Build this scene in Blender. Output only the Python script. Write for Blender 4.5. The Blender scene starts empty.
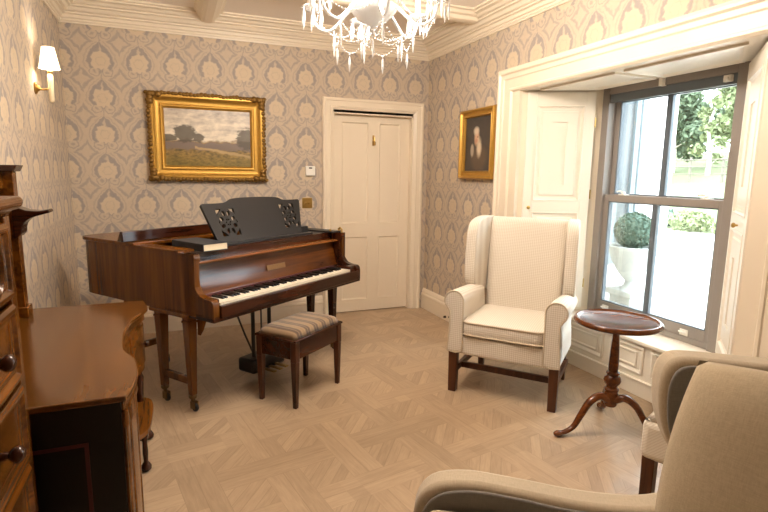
import bpy, bmesh, math, random
from mathutils import Vector, Matrix
random.seed(7)
PI = math.pi
S = bpy.context.scene
COL = S.collection

# ------------------------------------------------------------------ camera, world, light, exposure
cam_d = bpy.data.cameras.new('camera'); cam = bpy.data.objects.new('camera', cam_d); COL.objects.link(cam)
cam_d.sensor_width = 36.0; cam_d.lens = 514.93 / 768 * 36; cam_d.clip_start = .02; cam_d.clip_end = 300
YAW, PITCH, ROLL = .3887, .1570, .0138
fwd = Vector((math.sin(YAW)*math.cos(PITCH), math.cos(YAW)*math.cos(PITCH), -math.sin(PITCH)))
rt = fwd.cross(Vector((0, 0, 1))).normalized(); up = rt.cross(fwd)
r2 = rt*math.cos(ROLL) + up*math.sin(ROLL); u2 = up*math.cos(ROLL) - rt*math.sin(ROLL)
cm = Matrix.Identity(4)
for i in range(3):
    cm[i][0], cm[i][1], cm[i][2] = r2[i], u2[i], -fwd[i]
cm.translation = (0, 0, 1.45)
cam.matrix_world = cm
S.camera = cam

W = bpy.data.worlds.new('sky'); S.world = W; W.use_nodes = True
bgn = W.node_tree.nodes['Background']
bgn.inputs['Color'].default_value = (.86, .93, 1.0, 1)
bgn.inputs['Strength'].default_value = 9.0

S.view_settings.view_transform = 'Standard'
S.view_settings.look = 'None'
S.view_settings.gamma = 1.0
S.view_settings.use_curve_mapping = False
S.view_settings.exposure = 0.42
BULB_W = 15.0          # each chandelier candle
SCONCE_W = 2.5
WARM = (1.0, .905, .80)

# ------------------------------------------------------------------ room dimensions (metres)
XL, XR, YB, YN, ZC = -.779, 2.52, 4.99, -3.6, 2.79
CORN = 2.612
OY0, OY1, OZ = 1.585, 3.41, 2.10        # window opening in the right wall
WX, WY0, WY1, WZ0, WZ1 = 3.05, 2.04, 3.115, .385, 2.115
DX0, DX1, DZ = 1.487, 2.352, 2.048      # door opening

# ------------------------------------------------------------------ material helpers
class X:
    """a value in a shader tree, with arithmetic"""
    def __init__(s, t, sock): s.t = t; s.s = sock
    def _m(s, op, *o, clamp=False):
        n = s.t.nodes.new('ShaderNodeMath'); n.operation = op; n.use_clamp = clamp
        for i, a in enumerate((s,) + o):
            if isinstance(a, X): s.t.links.new(a.s, n.inputs[i])
            else: n.inputs[i].default_value = a
        return X(s.t, n.outputs[0])
    def __add__(s, o): return s._m('ADD', o)
    __radd__ = __add__
    def __sub__(s, o): return s._m('SUBTRACT', o)
    def __rsub__(s, o): return (s*-1)+o
    def __mul__(s, o): return s._m('MULTIPLY', o)
    __rmul__ = __mul__
    def __truediv__(s, o): return s._m('DIVIDE', o)
    def abs(s): return s._m('ABSOLUTE')
    def fract(s): return s._m('FRACT')
    def floor(s): return s._m('FLOOR')
    def sin(s): return s._m('SINE')
    def sqrt(s): return s._m('SQRT')
    def pow(s, p): return s._m('POWER', p)
    def max(s, o): return s._m('MAXIMUM', o)
    def min(s, o): return s._m('MINIMUM', o)
    def gt(s, o): return s._m('GREATER_THAN', o)
    def lt(s, o): return s._m('LESS_THAN', o)
    def mod(s, o): return s._m('FLOORED_MODULO', o)
    def atan2(s, o): return s._m('ARCTAN2', o)
    def clamp(s): return s._m('ADD', 0.0, clamp=True)
    def step(s, a, b):                      # smooth 0..1 between a and b
        return ((s - a) / (b - a))._m('ADD', 0.0, clamp=True)

class Mat:
    def __init__(s, name, rough=.5, metal=0.0, coat=0.0, spec=.5):
        s.m = bpy.data.materials.new(name); s.m.use_nodes = True
        s.t = s.m.node_tree; s.b = s.t.nodes['Principled BSDF']
        s.b.inputs['Roughness'].default_value = rough; s.b.inputs['Metallic'].default_value = metal
        s.b.inputs['Coat Weight'].default_value = coat; s.b.inputs['Coat Roughness'].default_value = .12
        s.b.inputs['Specular IOR Level'].default_value = spec
    def coords(s, kind='obj'):
        if kind == 'obj':
            n = s.t.nodes.new('ShaderNodeTexCoord'); o = n.outputs['Object']
        else:
            n = s.t.nodes.new('ShaderNodeNewGeometry'); o = n.outputs['Position']
        s.vec = o
        p = s.t.nodes.new('ShaderNodeSeparateXYZ'); s.t.links.new(o, p.inputs[0])
        return [X(s.t, p.outputs[i]) for i in range(3)]
    def comb(s, x, y, z):
        n = s.t.nodes.new('ShaderNodeCombineXYZ')
        for i, a in enumerate((x, y, z)):
            if isinstance(a, X): s.t.links.new(a.s, n.inputs[i])
            else: n.inputs[i].default_value = a
        return n.outputs[0]
    def noise(s, vec, scale=5, detail=4, rough=.55, dist=0.0):
        n = s.t.nodes.new('ShaderNodeTexNoise'); n.inputs['Scale'].default_value = scale
        n.inputs['Detail'].default_value = detail; n.inputs['Roughness'].default_value = rough
        n.inputs['Distortion'].default_value = dist
        s.t.links.new(vec, n.inputs['Vector']); return X(s.t, n.outputs[0])
    def mix(s, f, a, b):
        n = s.t.nodes.new('ShaderNodeMix'); n.data_type = 'RGBA'
        for sock, v in ((n.inputs[0], f), (n.inputs[6], a), (n.inputs[7], b)):
            if isinstance(v, X): s.t.links.new(v.s, sock)
            elif isinstance(v, (int, float)): sock.default_value = v
            elif isinstance(v, tuple): sock.default_value = (*v, 1)
            else: s.t.links.new(v, sock)
        return n.outputs[2]
    def color(s, c):
        if isinstance(c, tuple): s.b.inputs['Base Color'].default_value = (*c, 1)
        else: s.t.links.new(c, s.b.inputs['Base Color'])
        return s
    def bump(s, h, strength=.3, dist=.01):
        n = s.t.nodes.new('ShaderNodeBump'); n.inputs['Strength'].default_value = strength
        n.inputs['Distance'].default_value = dist
        s.t.links.new(h.s, n.inputs['Height']); s.t.links.new(n.outputs[0], s.b.inputs['Normal'])

def lin(r, g, b):
    f = lambda c: ((c/255+.055)/1.055)**2.4 if c > 10 else c/255/12.92
    return (f(r), f(g), f(b))

def plain(name, c, rough=.5, metal=0., coat=0., var=.06, scale=9):
    M = Mat(name, rough, metal, coat); M.coords()
    n = M.noise(M.vec, scale, 4)
    a = tuple(v*(1-var) for v in c); b = tuple(min(1, v*(1+var)) for v in c)
    M.color(M.mix(n, a, b)); return M.m

def wood(name, dark, light, axis=0, rough=.28, coat=.5, scale=1.0, figure=.0):
    M = Mat(name, rough, 0, coat*.5, .28); c = list(M.coords())
    k = [26*scale]*3; k[axis] = 1.6*scale
    v = M.comb(c[0]*k[0], c[1]*k[1], c[2]*k[2])
    n = M.noise(v, 1.0, 6, .62, .7)
    k2 = [4*scale]*3; k2[axis] = .7*scale
    v2 = M.comb(c[0]*k2[0], c[1]*k2[1], c[2]*k2[2])
    n2 = M.noise(v2, 1.0, 3, .5, 1.2)
    f = (n.step(.36, .64)*.6 + n2.step(.36, .64)*.4).clamp()
    M.color(M.mix(f, dark, light)); M.bump(n, .04, .002)
    return M.m

def weave(name, c1, c2, s=.011, rough=.9, bump=.25):
    M = Mat(name, rough, 0, 0, .25); M.b.inputs['Sheen Weight'].default_value = .25
    x, y, z = M.coords()
    k = PI/s
    a = ((x+y+z)*k).sin()*((x-y-z)*k).sin()
    f = a.step(-.5, .5)
    n = M.noise(M.vec, 220, 2)
    M.color(M.mix((f*.8+n*.2).clamp(), c1, c2)); M.bump(f, bump, .002)
    return M.m

def linen(name, c, rough=.92):
    M = Mat(name, rough, 0, 0, .2); M.b.inputs['Sheen Weight'].default_value = .2
    x, y, z = M.coords()
    n1 = M.noise(M.comb(x*40, y*400, z*400), 1, 2); n2 = M.noise(M.comb(x*400, y*60, z*60), 1, 2)
    f = (n1*.5+n2*.5).step(.3, .7)
    M.color(M.mix(f, tuple(v*.86 for v in c), tuple(min(1, v*1.1) for v in c))); M.bump(f, .15, .001)
    return M.m

OFFX = {0: .749, 1: .634}; OFFZ = 2.343
def wallpaper(name, h):
    """damask: onion medallions, stars between them, cream scrolls on a grey ground"""
    M = Mat(name, .72, 0, 0, .3); p = M.coords('pos')
    U, V = .287, .2965
    gx = p[h]/U + OFFX[h]; gz = (p[2]-OFFZ)/V
    wob = M.noise(M.vec, 38, 2)
    wa = M.noise(M.vec, 26, 3); wc = M.noise(M.comb(p[2], p[0], p[1]), 26, 3)
    gx = gx + (wa-.5)*.16; gz = gz + (wc-.5)*.16
    u = (gx+.5).fract()-.5; v = (gz+.5).fract()-.5
    au = u.abs()
    E = .018
    # onion outline round the medallion
    t = ((v+.30)/.79).max(.0001).min(.9999)
    w = t.pow(.5)*(1-t).pow(.92)*.86
    inside = (w-au).step(-E, E)
    # medallion: a lobed flower with a heart
    rr = (u*u+(v+.01)*(v+.01)).sqrt(); ang = u.atan2(v+.01)
    flower = (.272 - rr - (ang*5).sin().abs()*.03).step(-E, E)
    heart = (((rr-.10-(ang*3).sin().abs()*.03).abs())*-1).step(-.020, -.004)*.28
    tip = ((.045-au-(v-.31).abs()*.35)).step(-E, E)           # bud above the flower
    # scrolls at the foot of the medallion
    cx = au-.17; cv = v+.30
    ring = (cx*cx+cv*cv*1.4).sqrt()
    scroll = (.115-ring).step(-E, E); eye = (.045-ring).step(-E, E)*.7
    rim = (((ring-.125).abs())*-1).step(-.03, -.01)*v.lt(-.22)*.8
    # star at the half drop
    su = gx.fract()-.5; sv = gz.fract()-.5
    asu = su.abs(); asv = sv.abs()
    dia = (.43-asu.pow(.8)*1.03-asv.pow(.8)).step(-.03, .03)
    star = (.30-(asu.pow(.7)+asv.pow(.7))*.80).step(-.03, .03)
    core = (.05-(asu+asv)).step(-E, E)*.3
    fine = (((au-(w+.075)).abs())*-1).step(-.034, -.012)*v.gt(-.22)*.38     # fine line inside the cream bands
    grey = (inside*(1-flower)*(1-tip)).max(rim)
    grey = (grey*(1-scroll)).max(eye*(1-inside)).max(heart*flower)
    grey = grey.max(fine*(1-dia)*(1-inside))
    grey = grey*(1-dia) + dia*(1-star)*.9*.8
    grey = (grey*(.72+wob*.4)).clamp()
    cream = M.mix(wob, lin(202, 185, 164), lin(192, 175, 154))
    cream = M.mix((flower*.55).clamp(), cream, lin(214, 195, 166))
    M.color(M.mix(grey, cream, lin(158, 149, 144)))
    return M.m

def floor_mat():
    """pale oak parquet: interlaced double bands with slanting planks in the squares"""
    M = Mat('oak_parquet', .36, 0, .15); x, y, z = M.coords('pos')
    P = .37; B = .46
    a = (x*.985 + y*.17)/P; b = (y*.985 - x*.17)/P
    ia, ib = a.floor(), b.floor(); fa, fb = a.fract(), b.fract()
    inA = fa.lt(B); inB = fb.lt(B)
    chk = (ia+ib).mod(2.0).gt(.5)
    over = inA*inB                                     # crossing
    alongb = (inA*(1-inB) + over*chk).clamp()          # plank runs along b
    alonga = (inB*(1-inA) + over*(1-chk)).clamp()
    diag = ((1-inA)*(1-inB)).clamp()
    na = M.noise(M.comb(a*1.6, b*16, 0.0), 1.6, 5, .6, .6)
    nb = M.noise(M.comb(a*16, b*1.6, 3.0), 1.6, 5, .6, .6)
    nd = M.noise(M.comb((a+b)*1.4, (a-b)*13, 5.0), 1.6, 5, .6, .6)
    g = na*alonga + nb*alongb + nd*diag
    # plank ids -> tone
    pa = (fa*(2/B)).floor(); pb = (fb*(2/B)).floor()
    ida = ib*7.3 + pb*2.9 + ((a+.23)*.5+chk*.5).floor()*3.7
    idb = ia*5.9 + pa*4.1 + ((b+.23)*.5+chk*.5).floor()*6.1
    idd = ia*3.3+ib*8.7+((fa-fb)*5).floor()*2.2
    idm = ida*alonga + idb*alongb + idd*diag
    rnd = ((idm*12.9898).sin()*43758.5).fract()
    # joints
    ja = ((fb*(2/B)).fract()-.5).abs().gt(.475)*alonga
    jb = ((fa*(2/B)).fract()-.5).abs().gt(.475)*alongb
    jd = (((fa-fb)*5).fract()-.5).abs().gt(.46)*diag
    eda = (fa-B).abs().lt(.012)+(fb-B).abs().lt(.012)+fa.lt(.012)+fb.lt(.012)
    joint = (ja+jb+jd).clamp()
    tone = (g.step(.25, .75)*.55 + rnd*.45).clamp()
    c = M.mix(tone, lin(156, 132, 106), lin(196, 169, 138))
    c = M.mix((joint*.30).clamp(), c, lin(122, 98, 74))
    M.color(c); M.bump(joint*-1, .15, .001)
    n = M.noise(M.vec, 3, 3); M.t.links.new((n*.2+.28).s, M.b.inputs['Roughness'])
    return M.m

def glass_mat():
    m = bpy.data.materials.new('window_glass'); m.use_nodes = True; t = m.node_tree
    t.nodes.remove(t.nodes['Principled BSDF']); o = t.nodes['Material Output']
    a = t.nodes.new('ShaderNodeBsdfTransparent'); a.inputs[0].default_value = (.93, .97, .97, 1)
    g = t.nodes.new('ShaderNodeBsdfGlossy'); g.inputs['Roughness'].default_value = .02
    fr = t.nodes.new('ShaderNodeFresnel'); fr.inputs[0].default_value = 1.45
    mx = t.nodes.new('ShaderNodeMixShader')
    k = t.nodes.new('ShaderNodeMath'); k.operation = 'MULTIPLY'; k.inputs[1].default_value = .5
    t.links.new(fr.outputs[0], k.inputs[0]); t.links.new(k.outputs[0], mx.inputs[0])
    t.links.new(a.outputs[0], mx.inputs[1]); t.links.new(g.outputs[0], mx.inputs[2]); t.links.new(mx.outputs[0], o.inputs[0])
    return m

def crystal_mat():
    M = Mat('cut_crystal', .06, 0, 0, .8); M.coords(); n = M.noise(M.vec, 60, 2)
    M.color(M.mix(n, (.93, .93, .92), (1, 1, 1)))
    M.b.inputs['Transmission Weight'].default_value = .25; M.b.inputs['IOR'].default_value = 1.5
    return M.m

def emit(name, c, s, base=(.9, .85, .75)):
    M = Mat(name, .5); M.coords(); n = M.noise(M.vec, 20, 2)
    M.color(M.mix(n, tuple(v*.97 for v in base), base))
    M.b.inputs['Emission Color'].default_value = (*c, 1); M.b.inputs['Emission Strength'].default_value = s
    return M.m

def landscape_mat():
    """loose oil landscape: pale clouded sky, tree clump, ochre moor with a light path"""
    M = Mat('landscape_canvas', .42, 0, .2); x, y, z = M.coords()      # local x across, z up, about +-.36 x +-.26
    n = M.noise(M.comb(x*6, 0.0, z*14), 1.5, 6, .6); n2 = M.noise(M.comb(x*30, 0.0, z*60), 1, 4)
    h = z + (n-.5)*.10
    sky = M.mix(((n-.4)*2.6+.62-z*1.6).clamp(), lin(148, 134, 124), lin(228, 214, 192))
    land = M.mix((n2*.6+n*.4).step(.38, .62), lin(76, 62, 26), lin(176, 138, 70))
    band = M.mix(((z+.07+(n-.5)*.12)/.05).abs().step(1, .5), land, lin(122, 104, 92))
    path = ((z+.10+x*.16+(n-.5)*.06).abs()*-1).step(-.016, -.006)*x.gt(-.12)
    land2 = M.mix(path*.8, band, lin(196, 164, 112))
    low = M.mix((z*-1).step(.08, .24)*(n2*.8+.2), land2, lin(118, 104, 26))
    c = M.mix((h+.02).step(-.012, .012), low, sky)
    def blob(cx, cz, rx, rz): return ((((x-cx)/rx).pow(2.0)+((z-cz)/rz).pow(2.0)).sqrt() + (n2-.5)*.9+(n-.5)*.6)
    b = 1-blob(-.20, .035, .10, .075).min(blob(-.09, .0, .05, .04)).min(blob(.34, .0, .10, .10)).min(blob(-.33, -.005, .08, .03)).step(.85, 1.1)
    c = M.mix((b*.9).clamp(), c, lin(84, 74, 58))
    M.color(c); M.bump(n2, .2, .002); return M.m

def portrait_mat():
    """dark head-and-shoulders study of an old man with a white beard"""
    M = Mat('portrait_canvas', .4, 0, .25); x, y, z = M.coords()
    n = M.noise(M.vec, 22, 5)
    def ell(cx, cz, rx, rz, a, b): return 1-(((((x-cx)/rx).pow(2.0)+((z-cz)/rz).pow(2.0)).sqrt()+(n-.5)*.45)).step(a, b)
    c = M.mix(n, lin(44, 38, 36), lin(66, 58, 52))
    c = M.mix((ell(.02, -.12, .13, .12, .7, 1.1)*.5).clamp(), c, lin(104, 78, 52))
    c = M.mix(ell(-.02, .055, .042, .072, .55, 1.15), c, lin(206, 164, 132))
    c = M.mix((ell(-.03, .115, .05, .04, .5, 1.15)*.9).clamp(), c, lin(222, 204, 180))
    c = M.mix((ell(.022, -.03, .042, .085, .45, 1.2)*.9).clamp(), c, lin(222, 202, 172))
    c = M.mix((ell(-.005, .062, .012, .008, .5, 1.2)*.6).clamp(), c, lin(96, 64, 50))
    c = M.mix(ell(-.025, .03, .025, .02, .5, 1.2)*.5, c, lin(170, 100, 76))
    c = M.mix(ell(-.09, -.05, .03, .06, .7, 1.1)*.6, c, lin(206, 190, 168))
    M.color(c); return M.m

WHITE = plain('cream_paint', lin(236, 222, 200), .38, var=.012)
SHUT = plain('shutter_paint', lin(240, 230, 214), .33, var=.012)
CEIL = plain('ceiling_paint', lin(250, 241, 231), .8, var=.015)
SASH = plain('taupe_sash_paint', lin(146, 137, 130), .4, var=.03)
DARKSASH = plain('dark_glazing_paint', lin(98, 106, 114), .4, var=.03)
GLASS = glass_mat()
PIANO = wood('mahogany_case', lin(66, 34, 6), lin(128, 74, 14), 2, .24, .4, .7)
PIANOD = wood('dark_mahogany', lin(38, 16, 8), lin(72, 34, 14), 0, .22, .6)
ROSE = wood('figured_fallboard', lin(44, 18, 6), lin(116, 62, 18), 0, .2, .4, .7)
EBON = plain('ebonised_black', lin(34, 32, 32), .38, var=.1)
IVORY = plain('ivory_key', lin(240, 228, 206), .3, var=.02)
BLACKK = plain('black_key', lin(20, 18, 18), .3, var=.1)
BRASS = plain('aged_brass', lin(190, 156, 92), .3, 1.0, var=.1)
OLDBRASS = plain('dull_brass', lin(120, 98, 66), .4, .9, var=.15)
LITLEDGE = wood('mahogany_ledge_lit_edge', lin(104, 58, 22), lin(158, 98, 46), 0, .24, .4)  # lighter wood colour paints in the highlight along the ledge's lit edge
GILT = plain('gilt_frame', lin(186, 142, 62), .38, .6, var=.16, scale=30)
GILTD = plain('antique_gilt', lin(128, 94, 40), .45, .55, var=.3, scale=40)
OAKC = wood('carved_walnut', lin(42, 20, 5), lin(126, 74, 20), 1, .26, .5)
TOPW = wood('polished_sideboard_top', lin(70, 40, 12), lin(112, 70, 27), 1, .16, .6, .6)
ENDW = wood('near_black_end_panel', lin(12, 9, 9), lin(20, 14, 13), 2, .4, .2)
REDIN = plain('red_inlay', lin(74, 17, 23), .4)
TABLEW = wood('tripod_mahogany', lin(62, 28, 9), lin(124, 66, 24), 0, .2, .7)
LEGW = wood('chair_leg_mahogany', lin(52, 26, 14), lin(94, 53, 29), 2, .32, .3)
CREAMF = weave('cream_diamond_weave', lin(232, 224, 210), lin(204, 190, 172), .013)
CREAMP = linen('cream_piping', lin(206, 190, 166))
TAN = linen('tan_linen', lin(190, 174, 150))
TANC = linen('tan_cushion_linen', lin(184, 166, 138))
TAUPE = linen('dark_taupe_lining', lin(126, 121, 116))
BLK = plain('black_metal', lin(22, 20, 20), .45)
PLASTIC = plain('white_plastic', lin(238, 234, 226), .4, var=.02)
CRYS = crystal_mat()
PAPER = plain('book_pages', lin(232, 216, 186), .8, var=.04, scale=60)
BOOKC = plain('dark_book_cloth', lin(36, 40, 48), .6, var=.1)

# ------------------------------------------------------------------ mesh helpers
class MB:
    def __init__(s): s.bm = bmesh.new()
    def add(s, vs, fs, M=None):
        vv = [s.bm.verts.new(M @ Vector(v) if M else v) for v in vs]
        for f in fs:
            try: s.bm.faces.new([vv[i] for i in f])
            except ValueError: pass
        return s
    def box(s, x0, x1, y0, y1, z0, z1, M=None):
        vs = [(x, y, z) for z in (z0, z1) for y in (y0, y1) for x in (x0, x1)]
        return s.add(vs, [(0, 2, 3, 1), (4, 5, 7, 6), (0, 1, 5, 4), (1, 3, 7, 5), (3, 2, 6, 7), (2, 0, 4, 6)], M)
    def taper(s, x, y, z0, z1, a0, a1, b0=None, b1=None, dx=0, dy=0, M=None):
        b0 = b0 or a0; b1 = b1 or a1
        vs = [(x+sx*a0/2, y+sy*b0/2, z0) for sx, sy in ((-1, -1), (1, -1), (1, 1), (-1, 1))] + \
             [(x+dx+sx*a1/2, y+dy+sy*b1/2, z1) for sx, sy in ((-1, -1), (1, -1), (1, 1), (-1, 1))]
        return s.add(vs, [(3, 2, 1, 0), (4, 5, 6, 7), (0, 1, 5, 4), (1, 2, 6, 5), (2, 3, 7, 6), (3, 0, 4, 7)], M)
    def rings(s, rings, cap=True, closed=False, M=None):
        n = len(rings[0]); vs = [p for r in rings for p in r]; fs = []
        R = len(rings)
        for i in range(R if closed else R-1):
            for j in range(n):
                a, b = i*n, ((i+1) % R)*n; k = (j+1) % n
                fs.append((a+j, a+k, b+k, b+j))
        if cap and not closed:
            fs.append(tuple(range(n-1, -1, -1))); fs.append(tuple((R-1)*n+i for i in range(n)))
        return s.add(vs, fs, M)
    def lathe(s, prof, segs=20, M=None):
        return s.rings([[(r*math.cos(2*PI*j/segs), r*math.sin(2*PI*j/segs), z) for j in range(segs)] for r, z in prof], True, False, M)
    def tube(s, pts, r, segs=8, closed=False, M=None, flat=1.0):
        pts = [Vector(p) for p in pts]; n = len(pts); rs = r if isinstance(r, (list, tuple)) else [r]*n
        out = []; prev = None
        for i, p in enumerate(pts):
            a = pts[(i-1) % n] if (closed or i > 0) else p; b = pts[(i+1) % n] if (closed or i < n-1) else p
            t = (b-a).normalized()
            if prev is None:
                q = Vector((0, 0, 1)) if abs(t.z) < .9 else Vector((1, 0, 0)); n1 = t.cross(q).normalized()
            else: n1 = (prev - t*prev.dot(t)).normalized()
            prev = n1; n2 = t.cross(n1)
            out.append([tuple(p + (n1*math.cos(2*PI*j/segs) + n2*flat*math.sin(2*PI*j/segs))*rs[i]) for j in range(segs)])
        return s.rings(out, True, closed, M)
    def prism(s, poly, h0, h1, plane='xy', M=None):
        """polygon extruded along the axis missing from plane"""
        f = {'xy': lambda a, b, h: (a, b, h), 'xz': lambda a, b, h: (a, h, b), 'yz': lambda a, b, h: (h, a, b)}[plane]
        n = len(poly); vs = [f(a, b, h0) for a, b in poly] + [f(a, b, h1) for a, b in poly]
        fs = [tuple(range(n-1, -1, -1)), tuple(range(n, 2*n))] + [(i, (i+1) % n, n+(i+1) % n, n+i) for i in range(n)]
        return s.add(vs, fs, M)
    def moulding(s, rect, prof, F, open_bottom=False):
        """mitred moulding round a rectangle (a0,a1,b0,b1); prof = (inset, height); F maps (a,b,h) to a point"""
        a0, a1, b0, b1 = rect; rows = []
        for d, h in prof:
            c = [(a0+d, b0+(0 if open_bottom else d)), (a0+d, b1-d), (a1-d, b1-d), (a1-d, b0+(0 if open_bottom else d))]
            rows.append([F(a, b, h) for a, b in c])
        n = len(prof); vs = [p for r in rows for p in r]; fs = []
        for i in range(n):
            for j in range(3 if open_bottom else 4):
                k = (j+1) % 4; i2 = (i+1) % n
                fs.append((i*4+j, i*4+k, i2*4+k, i2*4+j))
        if open_bottom:
            fs.append(tuple(i*4 for i in range(n))); fs.append(tuple(i*4+3 for i in range(n)))
        return s.add(vs, fs)
    def run(s, prof, p0, p1, nrm, M=None):
        """straight moulding of profile (out, up) from p0 to p1 (xy), out along nrm"""
        R = [[(p[0]+nrm[0]*o, p[1]+nrm[1]*o, z) for o, z in prof] for p in (p0, p1)]
        return s.rings(R, True, False, M)
    def sphere(s, c, r, u=12, v=8, M=None):
        if not isinstance(r, (tuple, list)): r = (r, r, r)
        return s.rings([[(c[0]+r[0]*math.sin(PI*i/v)*math.cos(2*PI*j/u), c[1]+r[1]*math.sin(PI*i/v)*math.sin(2*PI*j/u), c[2]-r[2]*math.cos(PI*i/v)) for j in range(u)]
                        for i in [.04]+list(range(1, v))+[v-.04]], True, False, M)
    def build(s, name, mat, parent=None, smooth=None, bevel=0, seg=2, subsurf=0, loc=None, rotz=0):
        bmesh.ops.recalc_face_normals(s.bm, faces=s.bm.faces[:])
        me = bpy.data.meshes.new(name); s.bm.to_mesh(me); s.bm.free()
        o = bpy.data.objects.new(name, me); COL.objects.link(o)
        if mat: me.materials.append(mat)
        if smooth is not None:
            for p in me.polygons: p.use_smooth = True
            if smooth < 179: me.set_sharp_from_angle(angle=math.radians(smooth))
        if bevel:
            b = o.modifiers.new('bevel', 'BEVEL'); b.width = bevel; b.segments = seg; b.limit_method = 'ANGLE'
            b.angle_limit = math.radians(35); b.harden_normals = False
            for p in me.polygons: p.use_smooth = True
            if smooth is None: me.set_sharp_from_angle(angle=math.radians(30))
        if subsurf:
            m = o.modifiers.new('sub', 'SUBSURF'); m.levels = m.render_levels = subsurf
            for p in me.polygons: p.use_smooth = True
        if parent: o.parent = parent
        if loc: o.location = loc
        if rotz: o.rotation_euler.z = rotz
        return o

def tag(o, label, cat, group=None, kind=None):
    o['label'] = label; o['category'] = cat
    if group: o['group'] = group
    if kind: o['kind'] = kind
    return o
def thing(name, label, cat, loc=(0, 0, 0), rotz=0, group=None):
    o = bpy.data.objects.new(name, None); COL.objects.link(o); o.empty_display_size = .1
    o.location = loc; o.rotation_euler.z = rotz
    return tag(o, label, cat, group)
def struct(o, label=None, cat=None):
    o['kind'] = 'structure'
    if label: o['label'] = label
    if cat: o['category'] = cat
    return o
def copy_tree(o, parent=None):
    c = o.copy(); COL.objects.link(c)
    if parent: c.parent = parent
    for ch in list(o.children): copy_tree(ch, c)
    return c
def arc(cx, cy, r, a0, a1, n, ry=None):
    ry = ry or r
    return [(cx+r*math.cos(math.radians(a0+(a1-a0)*i/n)), cy+ry*math.sin(math.radians(a0+(a1-a0)*i/n))) for i in range(n+1)]
def bez(pts, n=24):
    """Catmull-Rom through points (any dimension)"""
    P = [Vector(p) for p in pts]; P = [P[0]*2-P[1]] + P + [P[-1]*2-P[-2]]; out = []
    k = len(P)-3
    for i in range(k):
        m = max(2, n//k)
        for j in range(m):
            t = j/m; a, b, c, d = P[i:i+4]
            out.append(tuple(.5*((2*b)+(c-a)*t+(2*a-5*b+4*c-d)*t*t+(3*b-a-3*c+d)*t**3)))
    out.append(tuple(P[-2])); return out

# ================================================================== SETTING
struct(MB().box(XL-.2, 3.2, YN-.2, YB+.25, -.12, 0).build('floor', floor_mat()), 'pale oak parquet floor laid in interlaced bands', 'floor')
struct(MB().box(XL-.2, 3.2, YN-.2, YB+.25, ZC, ZC+.12).build('ceiling', CEIL), 'flat beige painted ceiling', 'ceiling')
WPX, WPY = wallpaper('damask_wallpaper_back', 0), wallpaper('damask_wallpaper_side', 1)
wb = MB()
wb.box(XL-.2, DX0, YB, YB+.2, 0, ZC); wb.box(DX1, XR+.2, YB, YB+.2, 0, ZC); wb.box(DX0, DX1, YB, YB+.2, DZ, ZC); wb.box(DX0-.01, DX1+.01, YB+.13, YB+.2, 0, DZ+.01)  # last box added, unseen behind the door, to stop daylight leaking under it
struct(wb.build('wall_back', WPX), 'back wall in cream and grey damask wallpaper', 'wall')
struct(MB().box(XL-.2, XL, YN-.2, YB, 0, ZC).build('wall_left', WPY), 'left wall in cream and grey damask wallpaper', 'wall')
wr = MB()
wr.box(XR, 3.2, OY1, YB, 0, ZC); wr.box(XR, 3.2, YN-.2, OY0, 0, ZC); wr.box(XR, 3.2, OY0, OY1, OZ+.05, ZC)
# wall under and around the sash, behind the panelling
wr.box(WX+.01, 3.2, WY0, WY1, 0, WZ0-.005)
wr.box(WX+.025, 3.2, OY0, OY1, WZ1, OZ+.06); wr.box(WX+.025, 3.2, OY0, WY0, 0, WZ1); wr.box(WX+.025, 3.2, WY1, OY1, 0, WZ1)
struct(wr.build('wall_right', WPY), 'right wall in damask wallpaper with the deep window opening', 'wall')
struct(MB().box(XL, XR, YN-.2, YN, 0, ZC).build('wall_near', WPX), 'near wall in damask wallpaper', 'wall')

# cornice: many stepped mouldings
CP = [(0, CORN), (.012, CORN), (.014, CORN+.012), (.022, CORN+.016), (.022, CORN+.03), (.034, CORN+.036), (.040, CORN+.058),
      (.058, CORN+.064), (.058, CORN+.074), (.078, CORN+.082), (.092, CORN+.104), (.112, CORN+.110), (.112, CORN+.120),
      (.135, CORN+.126), (.150, CORN+.142), (.178, CORN+.150), (.178, CORN+.160), (.200, CORN+.166), (.200, ZC+.001), (0, ZC+.001)]
cb = MB(); F = lambda a, b, h: (a, b, h)
rows = [[(XL+d, YN+d, h), (XL+d, YB-d, h), (XR-d, YB-d, h), (XR-d, YN+d, h)] for d, h in CP]
n = len(CP)
cb.add([p for r in rows for p in r], [(i*4+j, i*4+(j+1) % 4, ((i+1) % n)*4+(j+1) % 4, ((i+1) % n)*4+j) for i in range(n) for j in range(4)])
struct(cb.build('trim_1', WHITE), 'deep cream plaster cornice running round the top of the walls', 'cornice')
# ceiling beams with stepped sides
def beam(name, p0, p1, nrm, w, label):
    prof = []
    half = [(w/2, ZC+.002), (w/2, ZC-.012), (w/2-.02, ZC-.02), (w/2-.03, ZC-.04), (w/2-.055, ZC-.05), (w/2-.062, ZC-.074), (w/2-.085, ZC-.084)]
    prof = half + [(-a, b) for a, b in reversed(half)]
    return struct(MB().run(prof, p0, p1, nrm).build(name, WHITE), label, 'beam')
beam('trim_2', (.345, YN+.1), (.345, YB-.12), (1, 0), .23, 'cream moulded ceiling beam running away from the camera to the back wall')
beam('trim_3', (.42, 3.94), (XR-.12, 3.94), (0, 1), .22, 'cream moulded ceiling beam meeting the right wall cornice')

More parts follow.
